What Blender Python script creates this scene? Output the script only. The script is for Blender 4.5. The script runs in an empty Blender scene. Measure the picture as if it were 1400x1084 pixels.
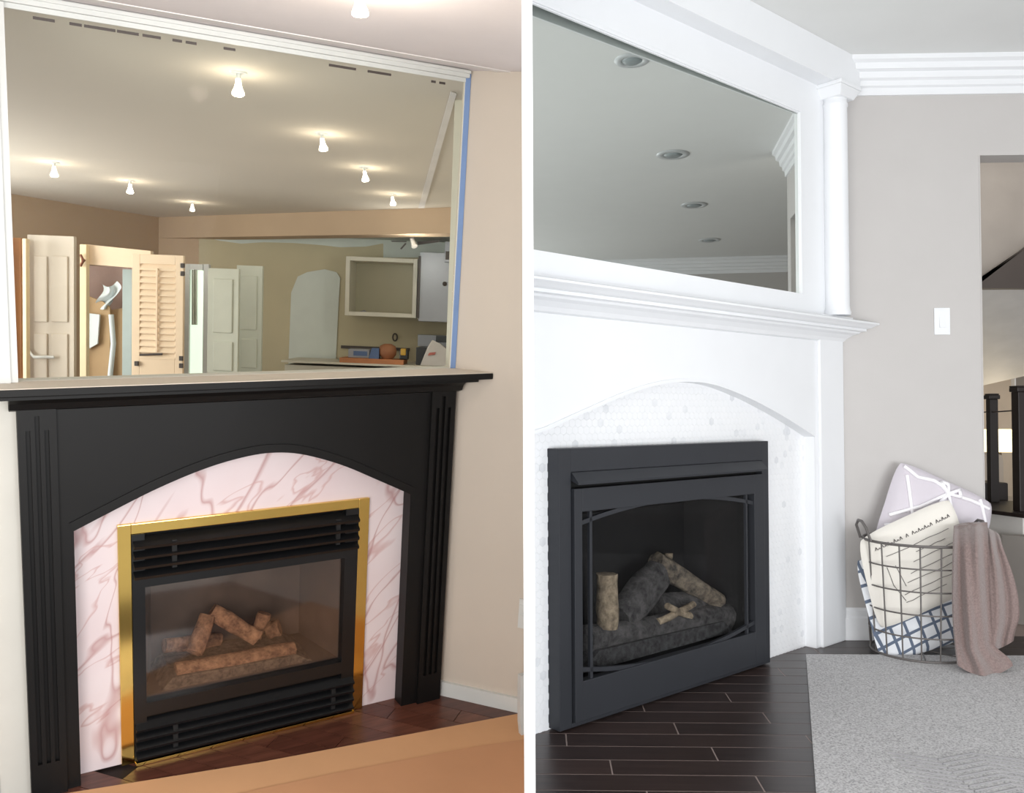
import bpy, bmesh, math, random
from mathutils import Vector, Matrix
random.seed(7)
SC = bpy.context.scene
COL = SC.collection
PI = math.pi

# ---------------------------------------------------------------- calibration
# camera axes: x right, y down, z forward; focal length in pixels of the 1400x1084 frame
FOC = 1216.129
A_L = ((0.8490587, -0.0437133, 0.5264869), (-0.5243037, -0.1920458, 0.8295927), (0.0648454, -0.9804119, -0.1859772))   # room being renovated
A_F = ((0.7513516, 0.0117509, 0.6597975), (-0.6598931, 0.0186050, 0.7511291), (-0.0034491, -0.9997579, 0.0217332))    # corner fireplace of the finished room
ANG = 0.7516338
def m3(rows): return Matrix(rows)
S = m3(A_L); F = m3(A_F)
ez = Vector(A_F[2]); ex = math.cos(ANG)*Vector(A_F[0]) - math.sin(ANG)*Vector(A_F[1]); ey = ez.cross(ex)
W = m3((ex, ey, ez))
upv = Vector((.0406, -.9957, -.0837)).normalized(); fwv = (Vector((0, 0, 1)) - upv*upv.z).normalized(); V = m3((fwv.cross(upv), fwv, upv))
EYE = .99
FLOOR = -EYE            # finished room floor, measured from the eye
def frame(A): return Matrix.Translation((0, 0, EYE)) @ (W @ A.transposed()).to_4x4()
FL, FF, FV, FW = frame(S), frame(F), frame(V), Matrix.Translation((0, 0, EYE))
def ray(px, py): return Vector(((px-700)/FOC, (py-542)/FOC, 1.0))
def at(A, px, py, axis, val):
    r = A @ ray(px, py); return r*(val/r[axis])
def Lp(px, py, y): return at(S, px, py, 1, y)
def Lz(px, py, z): return at(S, px, py, 2, z)
def Fp(px, py, y): return at(F, px, py, 1, y)
def Wp(px, py, y): return at(W, px, py, 1, y)
def Wz(px, py, z): return at(W, px, py, 2, z)
def Vp(px, py, y): return at(V, px, py, 1, y)
def Vz(px, py, z): return at(V, px, py, 2, z)

# ---------------------------------------------------------------- camera, sky, light, exposure
cd = bpy.data.cameras.new('camera'); cam = bpy.data.objects.new('camera', cd); COL.objects.link(cam)
cd.sensor_width = 36; cd.lens = 36*FOC/1400; cd.clip_start = .05
R = m3((W @ Vector((1, 0, 0)), W @ Vector((0, -1, 0)), W @ Vector((0, 0, -1)))).transposed()
cam.matrix_basis = Matrix.Translation((0, 0, EYE)) @ R.to_4x4()
SC.camera = cam
wd = bpy.data.worlds.new('sky'); SC.world = wd; wd.use_nodes = True
wd.node_tree.nodes['Background'].inputs[0].default_value = (1.0, .993, .985, 1)
wd.node_tree.nodes['Background'].inputs[1].default_value = .7
SC.view_settings.view_transform = 'Standard'; SC.view_settings.look = 'None'
SC.view_settings.exposure = 0.0; SC.view_settings.gamma = 1.0; SC.view_settings.use_curve_mapping = False
def area(name, M, loc, target, sx, sy, power, col):
    l = bpy.data.lights.new(name, 'AREA'); l.shape = 'RECTANGLE'; l.size = sx; l.size_y = sy; l.energy = power; l.color = col
    o = bpy.data.objects.new(name, l); COL.objects.link(o)
    d = (Vector(target)-Vector(loc)).normalized()
    o.matrix_basis = M @ Matrix.Translation(loc) @ d.to_track_quat('-Z', 'Y').to_matrix().to_4x4()
    return o
# added fill lamp for the finished room, unseen behind the camera
area('finished_room_fill', FW, (1.7, -.7, -.45), (1.3, 3.6, -.55), 2.2, 1.0, 100, (.96, .98, 1.0))
area('old_room_fill', FL, (-.9, .1, -.35), (1.0, 3.0, -.9), 1.3, 1.5, 60, (1.0, .97, .93))  # unseen fill added at the left to brighten the old room
area('mirrored_room_fill', FV, (-4.6, 5.2, .0), (-1.5, 5.6, .3), 2.2, 1.5, 98, (1.0, .98, .95))  # fill added beside the mirrored room to lift its ceiling, no window there
area('far_end_fill', FW, (6.1, 1.3, .1), (3.6, 2.6, 1.5), 1.6, 1.4, 26, (.97, .99, 1.0))  # extra unseen fill brightening the far ceiling that the new mirror reflects
def point(name, M, loc, power, col, r=.03):
    l = bpy.data.lights.new(name, 'POINT'); l.energy = power; l.color = col; l.shadow_soft_size = r
    o = bpy.data.objects.new(name, l); COL.objects.link(o); o.matrix_basis = M @ Matrix.Translation(loc); return o

# ---------------------------------------------------------------- materials
def lin(c):
    def g(v):
        v /= 255; return v/12.92 if v <= .04045 else ((v+.055)/1.055)**2.4
    return (g(c[0]), g(c[1]), g(c[2]), 1)
class NT:
    def __init__(s, name):
        s.m = bpy.data.materials.new(name); s.m.use_nodes = True; s.t = s.m.node_tree; s.b = s.t.nodes['Principled BSDF']
    def n(s, ty, **kw):
        k = s.t.nodes.new(ty)
        for a, v in kw.items():
            if a.startswith('i_'):
                key = a[2:]; key = int(key) if key.isdigit() else key
                k.inputs[key].default_value = v
            else: setattr(k, a, v)
        return k
    def l(s, a, b): s.t.links.new(a, b)
    def coords(s, scale=(1, 1, 1), rot=(0, 0, 0), kind='Object'):
        tc = s.n('ShaderNodeTexCoord'); mp = s.n('ShaderNodeMapping'); s.l(tc.outputs[kind], mp.inputs[0])
        mp.inputs['Scale'].default_value = scale; mp.inputs['Rotation'].default_value = rot
        return mp.outputs[0]
    def ramp(s, fac, stops):
        r = s.n('ShaderNodeValToRGB'); e = r.color_ramp.elements
        while len(e) < len(stops): e.new(.5)
        for i, (p, c) in enumerate(stops): e[i].position = p; e[i].color = c
        s.l(fac, r.inputs[0]); return r.outputs[0]
    def bump(s, h, st=.2, d=.01):
        b = s.n('ShaderNodeBump'); b.inputs['Strength'].default_value = st; b.inputs['Distance'].default_value = d
        s.l(h, b.inputs['Height']); s.l(b.outputs[0], s.b.inputs['Normal'])
def plain(name, c, rough=.5, metal=0, var=.05, scale=6, bump=0, bscale=60, coat=0, spec=.5):
    t = NT(name); c = lin(c); co = t.coords()
    nz = t.n('ShaderNodeTexNoise', i_Scale=scale, i_Detail=4.0); t.l(co, nz.inputs['Vector'])
    a = tuple(min(1, x*(1-var)) for x in c[:3])+(1,); b = tuple(min(1, x*(1+var)) for x in c[:3])+(1,)
    t.l(t.ramp(nz.outputs[0], [(.3, a), (.7, b)]), t.b.inputs['Base Color'])
    t.b.inputs['Roughness'].default_value = rough; t.b.inputs['Metallic'].default_value = metal
    t.b.inputs['Coat Weight'].default_value = coat; t.b.inputs['Specular IOR Level'].default_value = spec
    if bump:
        n2 = t.n('ShaderNodeTexNoise', i_Scale=bscale, i_Detail=3.0); t.l(co, n2.inputs['Vector']); t.bump(n2.outputs[0], bump, .004)
    return t.m
def emit(name, c, st):
    t = NT(name); t.b.inputs['Base Color'].default_value = lin(c); t.b.inputs['Emission Color'].default_value = lin(c); t.b.inputs['Emission Strength'].default_value = st
    return t.m
def glassy(name, tint, gl, rough=.02, gcol=(1, 1, 1, 1)):
    t = NT(name); t.t.nodes.remove(t.b); out = t.t.nodes['Material Output']
    tr = t.n('ShaderNodeBsdfTransparent'); tr.inputs[0].default_value = tint
    g = t.n('ShaderNodeBsdfGlossy'); g.inputs['Roughness'].default_value = rough; g.inputs[0].default_value = gcol
    mx = t.n('ShaderNodeMixShader'); mx.inputs[0].default_value = gl
    t.l(tr.outputs[0], mx.inputs[1]); t.l(g.outputs[0], mx.inputs[2]); t.l(mx.outputs[0], out.inputs[0]); return t.m
def planks(name, cs, rough, seam=None):
    t = NT(name); oi = t.n('ShaderNodeObjectInfo')
    base = t.ramp(oi.outputs['Random'], [(i/(len(cs)-1), lin(c)) for i, c in enumerate(cs)])
    co = t.coords((2, 26, 26)); nz = t.n('ShaderNodeTexNoise', i_Scale=2.2, i_Detail=6.0, i_Distortion=.8); t.l(co, nz.inputs['Vector'])
    mx = t.n('ShaderNodeMix', data_type='RGBA', blend_type='MULTIPLY'); mx.inputs[0].default_value = 1
    t.l(base, mx.inputs[6]); t.l(t.ramp(nz.outputs[0], [(.3, (.62, .58, .56, 1)), (.7, (1.2, 1.15, 1.12, 1))]), mx.inputs[7])
    t.l(mx.outputs[2], t.b.inputs['Base Color']); t.b.inputs['Roughness'].default_value = rough
    t.bump(nz.outputs[0], .08, .003); return t.m
def veined(name, base, b2, vein, v2):
    t = NT(name); co = t.coords((1, 1, 1), (0, 0, 0))
    big = t.n('ShaderNodeTexNoise', i_Scale=2.4, i_Detail=5.0); t.l(co, big.inputs['Vector'])
    col = t.ramp(big.outputs[0], [(.35, lin(base)), (.7, lin(b2))])
    prev = col
    for sc, ang, vc, wd_ in ((2.6, -.85, vein, .007), (5.0, -.6, v2, .008), (1.9, -1.1, vein, .005)):
        c2 = t.coords((3.6, 1, 1), (0, ang, 0)); c2.node.vector_type = 'TEXTURE'
        nz = t.n('ShaderNodeTexNoise', i_Scale=sc, i_Detail=3.5, i_Distortion=.5); t.l(c2, nz.inputs['Vector'])
        f = t.ramp(nz.outputs[0], [(.5-wd_*1.5, (0, 0, 0, 1)), (.5, (.7, .7, .7, 1)), (.5+wd_, (0, 0, 0, 1))])
        mx = t.n('ShaderNodeMix', data_type='RGBA'); t.l(f, mx.inputs[0]); t.l(prev, mx.inputs[6]); mx.inputs[7].default_value = lin(vc); prev = mx.outputs[2]
    t.l(prev, t.b.inputs['Base Color']); t.b.inputs['Roughness'].default_value = .18; return t.m
def bark(name, a, b, sc=9):
    t = NT(name); co = t.coords((1, 1, 1))
    nz = t.n('ShaderNodeTexNoise', i_Scale=sc*3, i_Detail=7.0, i_Roughness=.7); t.l(co, nz.inputs['Vector'])
    t.l(t.ramp(nz.outputs[0], [(.35, lin(a)), (.62, lin(b))]), t.b.inputs['Base Color']); t.b.inputs['Roughness'].default_value = .9
    t.bump(nz.outputs[0], .8, .02); return t.m
M = dict(
 white=plain('white_paint', (234, 236, 239), .35, var=.01), offwhite=plain('primer_white', (206, 203, 195), .7, var=.03),
 trimw=plain('old_white_trim', (208, 210, 208), .45, var=.03),
 grey=plain('grey_wall_paint', (193, 190, 188), .8, var=.012, bump=.05, bscale=120), ceilR=plain('ceiling_paint', (226, 227, 226), .9, var=.008),
 beige=plain('beige_wall_paint', (200, 190, 178), .8, var=.02, scale=2), ceilL=plain('old_ceiling', (224, 217, 217), .9, var=.03, scale=2.5, bump=.08, bscale=30),
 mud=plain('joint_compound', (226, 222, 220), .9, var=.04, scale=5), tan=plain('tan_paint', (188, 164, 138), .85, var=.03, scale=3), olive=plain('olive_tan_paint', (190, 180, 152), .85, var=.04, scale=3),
 ceilV=plain('reflected_ceiling', (214, 206, 194), .9, var=.03, scale=.6),
 black=plain('black_satin', (14, 13, 13), .5, var=.15, scale=4, spec=.3), blackm=plain('black_metal', (15, 16, 18), .3, var=.1),
 charcoal=plain('charcoal_metal', (45, 47, 52), .45, var=.03, spec=.4), chard=plain('dark_cavity', (12, 12, 13), .8), fbox=plain('firebox_liner', (16, 16, 18), .7, var=.25, scale=9),
 fboxL=plain('brown_firebox', (84, 69, 61), .85, var=.2, scale=8),
 brass=plain('polished_brass', (232, 196, 110), .14, 1.0, var=.04), marble=veined('pink_marble', (226, 214, 216), (218, 200, 202), (176, 128, 126), (198, 158, 156)),
 tile=None, paper=plain('kraft_paper', (214, 164, 120), .8, var=.04, scale=3), paper2=plain('kraft_paper_worn', (202, 150, 110), .8, var=.05, scale=3),
 woodL=planks('espresso_boards', [(98, 60, 48), (84, 50, 41), (110, 70, 56)], .28), woodR=planks('espresso_planks', [(54, 43, 41), (45, 36, 35), (62, 49, 46)], .34),
 sub=plain('board_joint', (150, 134, 128), .6), subL=plain('board_joint_dark', (30, 18, 15), .7),
 tape=plain('blue_tape', (122, 150, 196), .6), glass=glassy('fire_glass', (.9, .9, .9, 1), .012), glassL=glassy('smoky_fire_glass', (.97, .95, .93, 1), .05, .06),
 pane=glassy('mirror_pane', (.97, .985, .97, 1), .0006),
 mirror=plain('mirror_silver', (222, 226, 222), .01, 1.0, var=0),
 logL=bark('ceramic_log_brown', (88, 58, 42), (168, 124, 94)), logT=bark('ceramic_log_tan', (96, 84, 70), (176, 160, 136)), logG=bark('half_charred_log', (48, 46, 45), (138, 126, 110)), logD=bark('charred_log', (30, 30, 32), (92, 90, 90)), ash=bark('ash_bed', (60, 50, 44), (120, 100, 84), 14), ashR=bark('ember_bed', (18, 18, 19), (70, 70, 72), 14),
 rug=None, throw=None, linen=plain('linen', (232, 228, 220), .9, var=.02, bump=.15, bscale=250), blush=plain('pale_lilac_satin', (208, 202, 210), .6, var=.03), ribbon=plain('white_ribbon', (248, 246, 250), .5, var=.01),
 rugline=plain('rug_cord', (150, 149, 151), 1.0), ink=plain('grey_ink', (96, 92, 92), .8), wire=plain('grey_wire', (104, 100, 98), .5, .2), pine=plain('pale_pine', (228, 208, 170), .6, var=.05), louvre=plain('cream_louvre', (238, 214, 184), .6, var=.03),
 greige=plain('greige_door', (206, 196, 182), .6, var=.03), seagl=plain('pale_door_paint', (208, 212, 200), .6, var=.03), browno=plain('orange_wood', (170, 118, 76), .6, var=.1), rust=plain('rusty_metal', (120, 72, 48), .6, .3, var=.2),
 card=plain('cardboard', (190, 160, 122), .8, var=.06), pinkw=plain('mauve_wall', (176, 150, 142), .8, var=.06), plastic=plain('pale_plastic', (214, 222, 224), .35), mint=plain('pale_blue_board', (190, 206, 206), .6),
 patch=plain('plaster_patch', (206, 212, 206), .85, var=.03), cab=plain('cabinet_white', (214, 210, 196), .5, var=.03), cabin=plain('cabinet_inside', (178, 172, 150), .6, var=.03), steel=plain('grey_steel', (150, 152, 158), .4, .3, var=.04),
 orangew=plain('orange_board', (186, 122, 78), .5, var=.08), clay=plain('clay_brown', (158, 106, 74), .6), blue=plain('blue_pack', (84, 108, 150), .5), yellow=plain('yellow_plastic', (206, 164, 64), .5), bag=plain('white_bag', (206, 202, 198), .6, var=.05), red=plain('red_print', (188, 110, 100), .6),
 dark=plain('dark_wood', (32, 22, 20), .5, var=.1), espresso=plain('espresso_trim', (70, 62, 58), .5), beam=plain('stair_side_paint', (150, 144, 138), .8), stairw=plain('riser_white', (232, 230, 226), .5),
 sofa=plain('beige_fabric', (196, 184, 170), .9), bulb=emit('lit_bulb', (255, 240, 215), 14), shade=emit('lit_shade', (255, 232, 180), 2.2), shadow=plain('olive_shade', (150, 140, 96), .8), pot=plain('pot_trim', (206, 210, 212), .3, .2), potin=plain('pot_inside', (150, 158, 160), .3), daylight=emit('bright_window', (226, 240, 224), .9))
def mk_tile():
    t = NT('hex_marble'); g = t.n('ShaderNodeAttribute'); g.attribute_name = 'tone'
    co = t.coords(); nz = t.n('ShaderNodeTexNoise', i_Scale=22.0, i_Detail=4.0); t.l(co, nz.inputs['Vector'])
    add = t.n('ShaderNodeMath', operation='ADD'); sub = t.n('ShaderNodeMath', operation='MULTIPLY'); sub.inputs[1].default_value = .5
    t.l(nz.outputs[0], sub.inputs[0]); t.l(g.outputs['Fac'], add.inputs[0]); t.l(sub.outputs[0], add.inputs[1])
    t.l(t.ramp(add.outputs[0], [(.0, lin((242, 243, 245))), (.5, lin((236, 238, 241))), (.85, lin((206, 209, 214))), (1.0, lin((176, 180, 187)))]), t.b.inputs['Base Color'])
    t.b.inputs['Roughness'].default_value = .25; return t.m
M['tile'] = mk_tile()
def mk_rug():
    t = NT('rug_weave'); co = t.coords()
    nz = t.n('ShaderNodeTexNoise', i_Scale=190.0, i_Detail=3.0); t.l(co, nz.inputs['Vector'])
    t.l(t.ramp(nz.outputs[0], [(.34, lin((156, 155, 157))), (.5, lin((194, 193, 194))), (.7, lin((214, 213, 214)))]), t.b.inputs['Base Color'])
    t.b.inputs['Roughness'].default_value = 1; t.b.inputs['Specular IOR Level'].default_value = .1; t.bump(nz.outputs[0], .5, .006); return t.m
M['rug'] = mk_rug()
def mk_throw():
    t = NT('mauve_plush'); co = t.coords()
    nz = t.n('ShaderNodeTexNoise', i_Scale=150.0, i_Detail=5.0, i_Roughness=.7); t.l(co, nz.inputs['Vector'])
    t.l(t.ramp(nz.outputs[0], [(.3, lin((118, 101, 98))), (.7, lin((150, 132, 128)))]), t.b.inputs['Base Color'])
    t.b.inputs['Roughness'].default_value = 1; t.b.inputs['Sheen Weight'].default_value = .4; t.bump(nz.outputs[0], .5, .006); return t.m
M['throw'] = mk_throw()
def mk_lattice():
    t = NT('navy_lattice_print'); co = t.coords((1, 1, 1), (0, 0, .22), 'UV')
    b = t.n('ShaderNodeTexBrick', offset=0.0, squash=1.0); t.l(co, b.inputs['Vector'])
    b.inputs['Color1'].default_value = lin((236, 238, 242)); b.inputs['Color2'].default_value = lin((226, 230, 236)); b.inputs['Mortar'].default_value = lin((98, 110, 130))
    b.inputs['Scale'].default_value = 7.2; b.inputs['Mortar Size'].default_value = .12; b.inputs['Mortar Smooth'].default_value = .25; b.inputs['Brick Width'].default_value = 1; b.inputs['Row Height'].default_value = 1
    t.l(b.outputs[0], t.b.inputs['Base Color']); t.b.inputs['Roughness'].default_value = .9; return t.m
M['lattice'] = mk_lattice()

# ---------------------------------------------------------------- mesh builder
class MB:
    def __init__(s): s.v = []; s.f = []; s.sm = []; s.uv = {}; s.tone = []
    def add(s, vs, fs, smooth=False):
        o = len(s.v); s.v += [Vector(p) for p in vs]
        for f in fs: s.f.append([i+o for i in f]); s.sm.append(smooth)
        return s
    def box(s, x0, x1, y0, y1, z0, z1):
        vs = [(x, y, z) for z in (z0, z1) for y in (y0, y1) for x in (x0, x1)]
        return s.add(vs, [(0, 2, 3, 1), (4, 5, 7, 6), (0, 1, 5, 4), (2, 6, 7, 3), (0, 4, 6, 2), (1, 3, 7, 5)])
    def hexa(s, a, b):              # two matching loops of points
        n = len(a); return s.add(list(a)+list(b), [list(range(n))[::-1], list(range(n, 2*n))]+[(i, (i+1) % n, n+(i+1) % n, n+i) for i in range(n)])
    def prism(s, pts, axis, lo, hi):
        def mk(p, h): return (p[0], h, p[1]) if axis == 'y' else ((p[0], p[1], h) if axis == 'z' else (h, p[0], p[1]))
        return s.hexa([mk(p, lo) for p in pts], [mk(p, hi) for p in pts])
    def tube(s, path, r, n=8, caps=True, rfun=None, flat=1.0, jitter=0, ridge=0):
        path = [Vector(p) for p in path]; rings = []; up = Vector((0, 0, 1)); rk = [1+ridge*random.uniform(-1, 1) for _ in range(n)]
        if abs((path[-1]-path[0]).normalized().z) > .93: up = Vector((0, 1, 0))
        for i, p in enumerate(path):
            d = (path[min(i+1, len(path)-1)]-path[max(i-1, 0)]).normalized()
            a = d.cross(up); a = a.normalized() if a.length > 1e-3 else Vector((1, 0, 0)); b = a.cross(d).normalized()
            rr = rfun(i/(len(path)-1)) if rfun else r
            rings.append([p+(a*math.cos(2*PI*k/n)*rr*flat+b*math.sin(2*PI*k/n)*rr)*(rk[k]*(1+jitter*random.uniform(-1, 1))) for k in range(n)])
        vs = [q for rg in rings for q in rg]; fs = [(i*n+k, i*n+(k+1) % n, (i+1)*n+(k+1) % n, (i+1)*n+k) for i in range(len(path)-1) for k in range(n)]
        s.add(vs, fs, True)
        if caps: s.add(rings[0], [list(range(n))[::-1]]); s.add(rings[-1], [list(range(n))])
        return s
    def lathe(s, prof, c=(0, 0, 0), n=24, smooth=True):
        vs = [(c[0]+r*math.cos(2*PI*k/n), c[1]+r*math.sin(2*PI*k/n), c[2]+z) for r, z in prof for k in range(n)]
        fs = [(i*n+k, i*n+(k+1) % n, (i+1)*n+(k+1) % n, (i+1)*n+k) for i in range(len(prof)-1) for k in range(n)]
        s.add(vs, fs, smooth)
        s.add(vs[:n], [list(range(n))[::-1]]); s.add(vs[-n:], [list(range(n))]); return s
    def ringtube(s, c, R_, r, n=40, m=6, z=0):
        return s.tube([(c[0]+R_*math.cos(2*PI*k/n), c[1]+R_*math.sin(2*PI*k/n), c[2]+z) for k in range(n+1)], r, m, False)
    def grid(s, fn, nu, nv, thick=0):
        o = len(s.v); P = [[Vector(fn(i/nu, j/nv)) for i in range(nu+1)] for j in range(nv+1)]
        for j in range(nv+1):
            for i in range(nu+1): s.uv[len(s.v)] = (i/nu, j/nv); s.v.append(P[j][i])
        for j in range(nv):
            for i in range(nu):
                a = o+j*(nu+1)+i; s.f.append([a, a+1, a+nu+2, a+nu+1]); s.sm.append(True)
        return s
    def mesh(s, name, mat, off, bevel=0, sub=0):
        me = bpy.data.meshes.new(name); bm = bmesh.new()
        vs = [bm.verts.new(p-off) for p in s.v]
        for f, q in zip(s.f, s.sm):
            try: fc = bm.faces.new([vs[i] for i in f]); fc.smooth = q
            except ValueError: pass
        if s.uv:
            ul = bm.loops.layers.uv.new('UVMap'); bm.verts.index_update()
            for fc in bm.faces:
                for lp in fc.loops: lp[ul].uv = s.uv.get(lp.vert.index, (0, 0))
        if bevel:
            bmesh.ops.recalc_face_normals(bm, faces=bm.faces)
            es = [e for e in bm.edges if len(e.link_faces) == 2 and e.calc_face_angle(0) > .5]
            bmesh.ops.bevel(bm, geom=es, offset=bevel, segments=2, affect='EDGES', profile=.6, clamp_overlap=True)
        bmesh.ops.recalc_face_normals(bm, faces=bm.faces)
        bm.to_mesh(me); bm.free(); me.materials.append(M[mat]); return me
def box(*a): return MB().box(*a)
def base_of(mbs):
    vs = [p for b in mbs for p in b.v]
    xs, ys, zs = zip(*vs); return Vector(((min(xs)+max(xs))/2, (min(ys)+max(ys))/2, min(zs)))
def tag(o, label, cat, group, kind):
    if label: o['label'] = label
    if cat: o['category'] = cat
    if group: o['group'] = group
    if kind: o['kind'] = kind
class Thing:
    def __init__(s, name, label, cat, fr, group=None, kind=None): s.a = (name, label, cat, fr, group, kind); s.p = []
    def part(s, name, mb, mat, bevel=0, label=None, kind=None):
        d = dict(n=name, mb=mb, mat=mat, bev=bevel, sub=[], label=label, kind=kind); s.p.append(d); return d
    def sub(s, d, name, mb, mat, bevel=0, label=None, kind=None): d['sub'].append(dict(n=name, mb=mb, mat=mat, bev=bevel, label=label, kind=kind)); return s
    def done(s):
        name, label, cat, fr, group, kind = s.a
        off = base_of([d['mb'] for d in s.p])
        root = bpy.data.objects.new(name, None); COL.objects.link(root); root.empty_display_size = .05
        root.matrix_basis = fr @ Matrix.Translation(off); tag(root, label, cat, group, kind)
        for d in s.p:
            o = bpy.data.objects.new(d['n'], d['mb'].mesh(d['n'], d['mat'], off, d['bev'])); COL.objects.link(o); o.parent = root; tag(o, d['label'], None, None, d['kind'])
            for e in d['sub']:
                q = bpy.data.objects.new(e['n'], e['mb'].mesh(e['n'], e['mat'], off, e['bev'])); COL.objects.link(q); q.parent = o; tag(q, e['label'], None, None, e['kind'])
        return root
def one(name, mb, mat, label, cat, fr, group=None, kind=None, bevel=0):
    off = base_of([mb]); o = bpy.data.objects.new(name, mb.mesh(name, mat, off, bevel)); COL.objects.link(o)
    o.matrix_basis = fr @ Matrix.Translation(off); tag(o, label, cat, group, kind); return o
def struct(name, mb, mat, fr, pieces=(), label=None, cat=None):
    off = base_of([mb]); o = bpy.data.objects.new(name, mb.mesh(name, mat, off)); COL.objects.link(o)
    o.matrix_basis = fr @ Matrix.Translation(off); tag(o, label, cat, None, 'structure')
    for nm, b, mt, bev in pieces:
        c = base_of([b]); q = bpy.data.objects.new(nm, b.mesh(nm, mt, c, bev)); COL.objects.link(q); q.parent = o; q.location = c-off
    return o
def clip(poly, hp):                 # clip a 2D polygon by half planes (a,b,c): a*x+b*y<=c
    for a, b, c in hp:
        out = []
        for i in range(len(poly)):
            p, q = poly[i], poly[(i+1) % len(poly)]; dp = a*p[0]+b*p[1]-c; dq = a*q[0]+b*q[1]-c
            if dp <= 0: out.append(p)
            if dp*dq < 0: t = dp/(dp-dq); out.append((p[0]+(q[0]-p[0])*t, p[1]+(q[1]-p[1])*t))
        poly = out
        if len(poly) < 3: return []
    return poly
def strip(pts, w_in):               # band under an open polyline (x,z): thickness towards -z side normals
    n = len(pts); off = []
    for i, p in enumerate(pts):
        a = pts[max(i-1, 0)]; b = pts[min(i+1, n-1)]; d = Vector((b[0]-a[0], b[1]-a[1])).normalized(); off.append((p[0]-d[1]*w_in, p[1]+d[0]*w_in))
    return pts+off[::-1]
def smooth(pts, n=4):               # Catmull-Rom refine
    o = []
    for i in range(len(pts)-1):
        p0, p1, p2, p3 = pts[max(i-1, 0)], pts[i], pts[i+1], pts[min(i+2, len(pts)-1)]
        for k in range(n):
            t = k/n; o.append(tuple(.5*(2*p1[j]+(p2[j]-p0[j])*t+(2*p0[j]-5*p1[j]+4*p2[j]-p3[j])*t*t+(3*p1[j]-p0[j]-3*p2[j]+p3[j])*t**3) for j in range(2)))
    return o+[pts[-1]]

# ================================================================ THE WALL BETWEEN THE TWO ROOMS
yb = 3.72
def wx(px, y): return Wp(px, 542, y).x
ff = 2.03; xa, xb = wx(715, ff), wx(730, ff); cx0 = (xa+xb)/2; dirx = (wx(722.5, 3)-wx(722.5, 2)); th = (xb-xa)/2
pts = [(xa, ff), (xb, ff), (cx0+dirx*(yb-ff)+th, yb), (cx0+dirx*(yb-ff)-th, yb)]
struct('wall_partition', MB().prism(pts, 'z', -2.2, 1.9), 'white', FW)
# half plane of the partition, in the two plan frames: keep left / keep right
def side_plane(A, keep_left, z=0):
    n = A @ Vector((1, 0, -(722.5-700)/FOC)); return (n.x, n.y, -n.z*z) if keep_left else (-n.x, -n.y, n.z*z)

# ================================================================ ROOM BEING RENOVATED (frame FL)
YW, ZF, ZC = 3.03, -1.94, .557
XL, XR = .05, 1.652
MX0, MX1, MZ0, MZ1 = .15, 1.63, -.553, .526
dL = (.6542, -.7563)
# fireplace wall, with the recess for the mirror and for the firebox
struct('wall_fireplace_old', MB().box(XL-.5, MX0, YW, YW+.05, MZ0, ZC+.1).box(MX1, XR+.1, YW, YW+.05, ZF-.1, MZ0).box(MX1, XR+.06, YW, YW+.009, MZ0, ZC+.1).box(MX0, MX1, YW, YW+.05, MZ1, ZC+.1)
       .box(XL-.5, .265, YW, YW+.05, ZF-.1, MZ0).box(.265, MX1, YW, YW+.05, -.8, MZ0), 'offwhite', FL)
e1 = Lz(722.3, 950, ZF); t1 = 0
# side wall, to the right of the mantel
def wallpt(s): return (XR+dL[0]*s, YW+dL[1]*s)
smax = .41
for k in range(60):
    p = wallpt(.3+k*.005); a, b, c = side_plane(S, True, ZF)
    if a*p[0]+b*p[1] > c: smax = .31+k*.005; break
q0, q1 = wallpt(-.03), wallpt(smax); nx, ny = .7563*.05, .6542*.05
struct('wall_side_old', MB().prism([q0, q1, (q1[0]+nx, q1[1]+ny), (q0[0]+nx, q0[1]+ny)], 'z', ZF-.1, ZC+.1), 'beige', FL)
b0, b1 = wallpt(.0), wallpt(smax-.01); nx, ny = -.7563*.014, -.6542*.014
struct('baseboard_side_old', MB().prism([b0, b1, (b1[0]+nx, b1[1]+ny), (b0[0]+nx, b0[1]+ny)], 'z', ZF, ZF+.062), 'trimw', FL)
w0, w1 = (XL, YW), (XL-.9, YW-1.04)
struct('wall_left_old', MB().prism([w0, w1, (w1[0]-.04, w1[1]+.04), (w0[0]-.04, w0[1]+.04)], 'z', ZF-.1, ZC+.1), 'offwhite', FL)
struct('baseboard_left_old', MB().prism([(XL+.004, YW-.004), (w1[0]+.02, w1[1]), (w1[0], w1[1]), (XL-.01, YW)], 'z', ZF, ZF+.09), 'trimw', FL)
pl = side_plane(S, True, ZC); plf = side_plane(S, True, ZF)
cl = clip([(-1.6, .9), (3.4, .9), (3.4, 3.03), (-1.6, 3.03)], [pl, (.7563, .6542, .7563*XR+.6542*YW+.02), (-.7563, .6542, -.7563*XL+.6542*YW+.03)])
struct('ceiling_old', MB().prism(cl, 'z', ZC, ZC+.06), 'ceilL', FL)
def ceilband(name, d0, d1, label):
    one(name, MB().prism(clip([(-.2, YW-d1), (1.9, YW-d1), (1.9, YW-d0), (-.2, YW-d0)], [pl, (.7563, .6542, .7563*XR+.6542*YW)]), 'z', ZC-.003, ZC), 'mud', label, 'plaster patch', FL)
ceilband('plaster_seam', .075, .115, 'pale plaster seam running along the ceiling above the old mirror')
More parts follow.
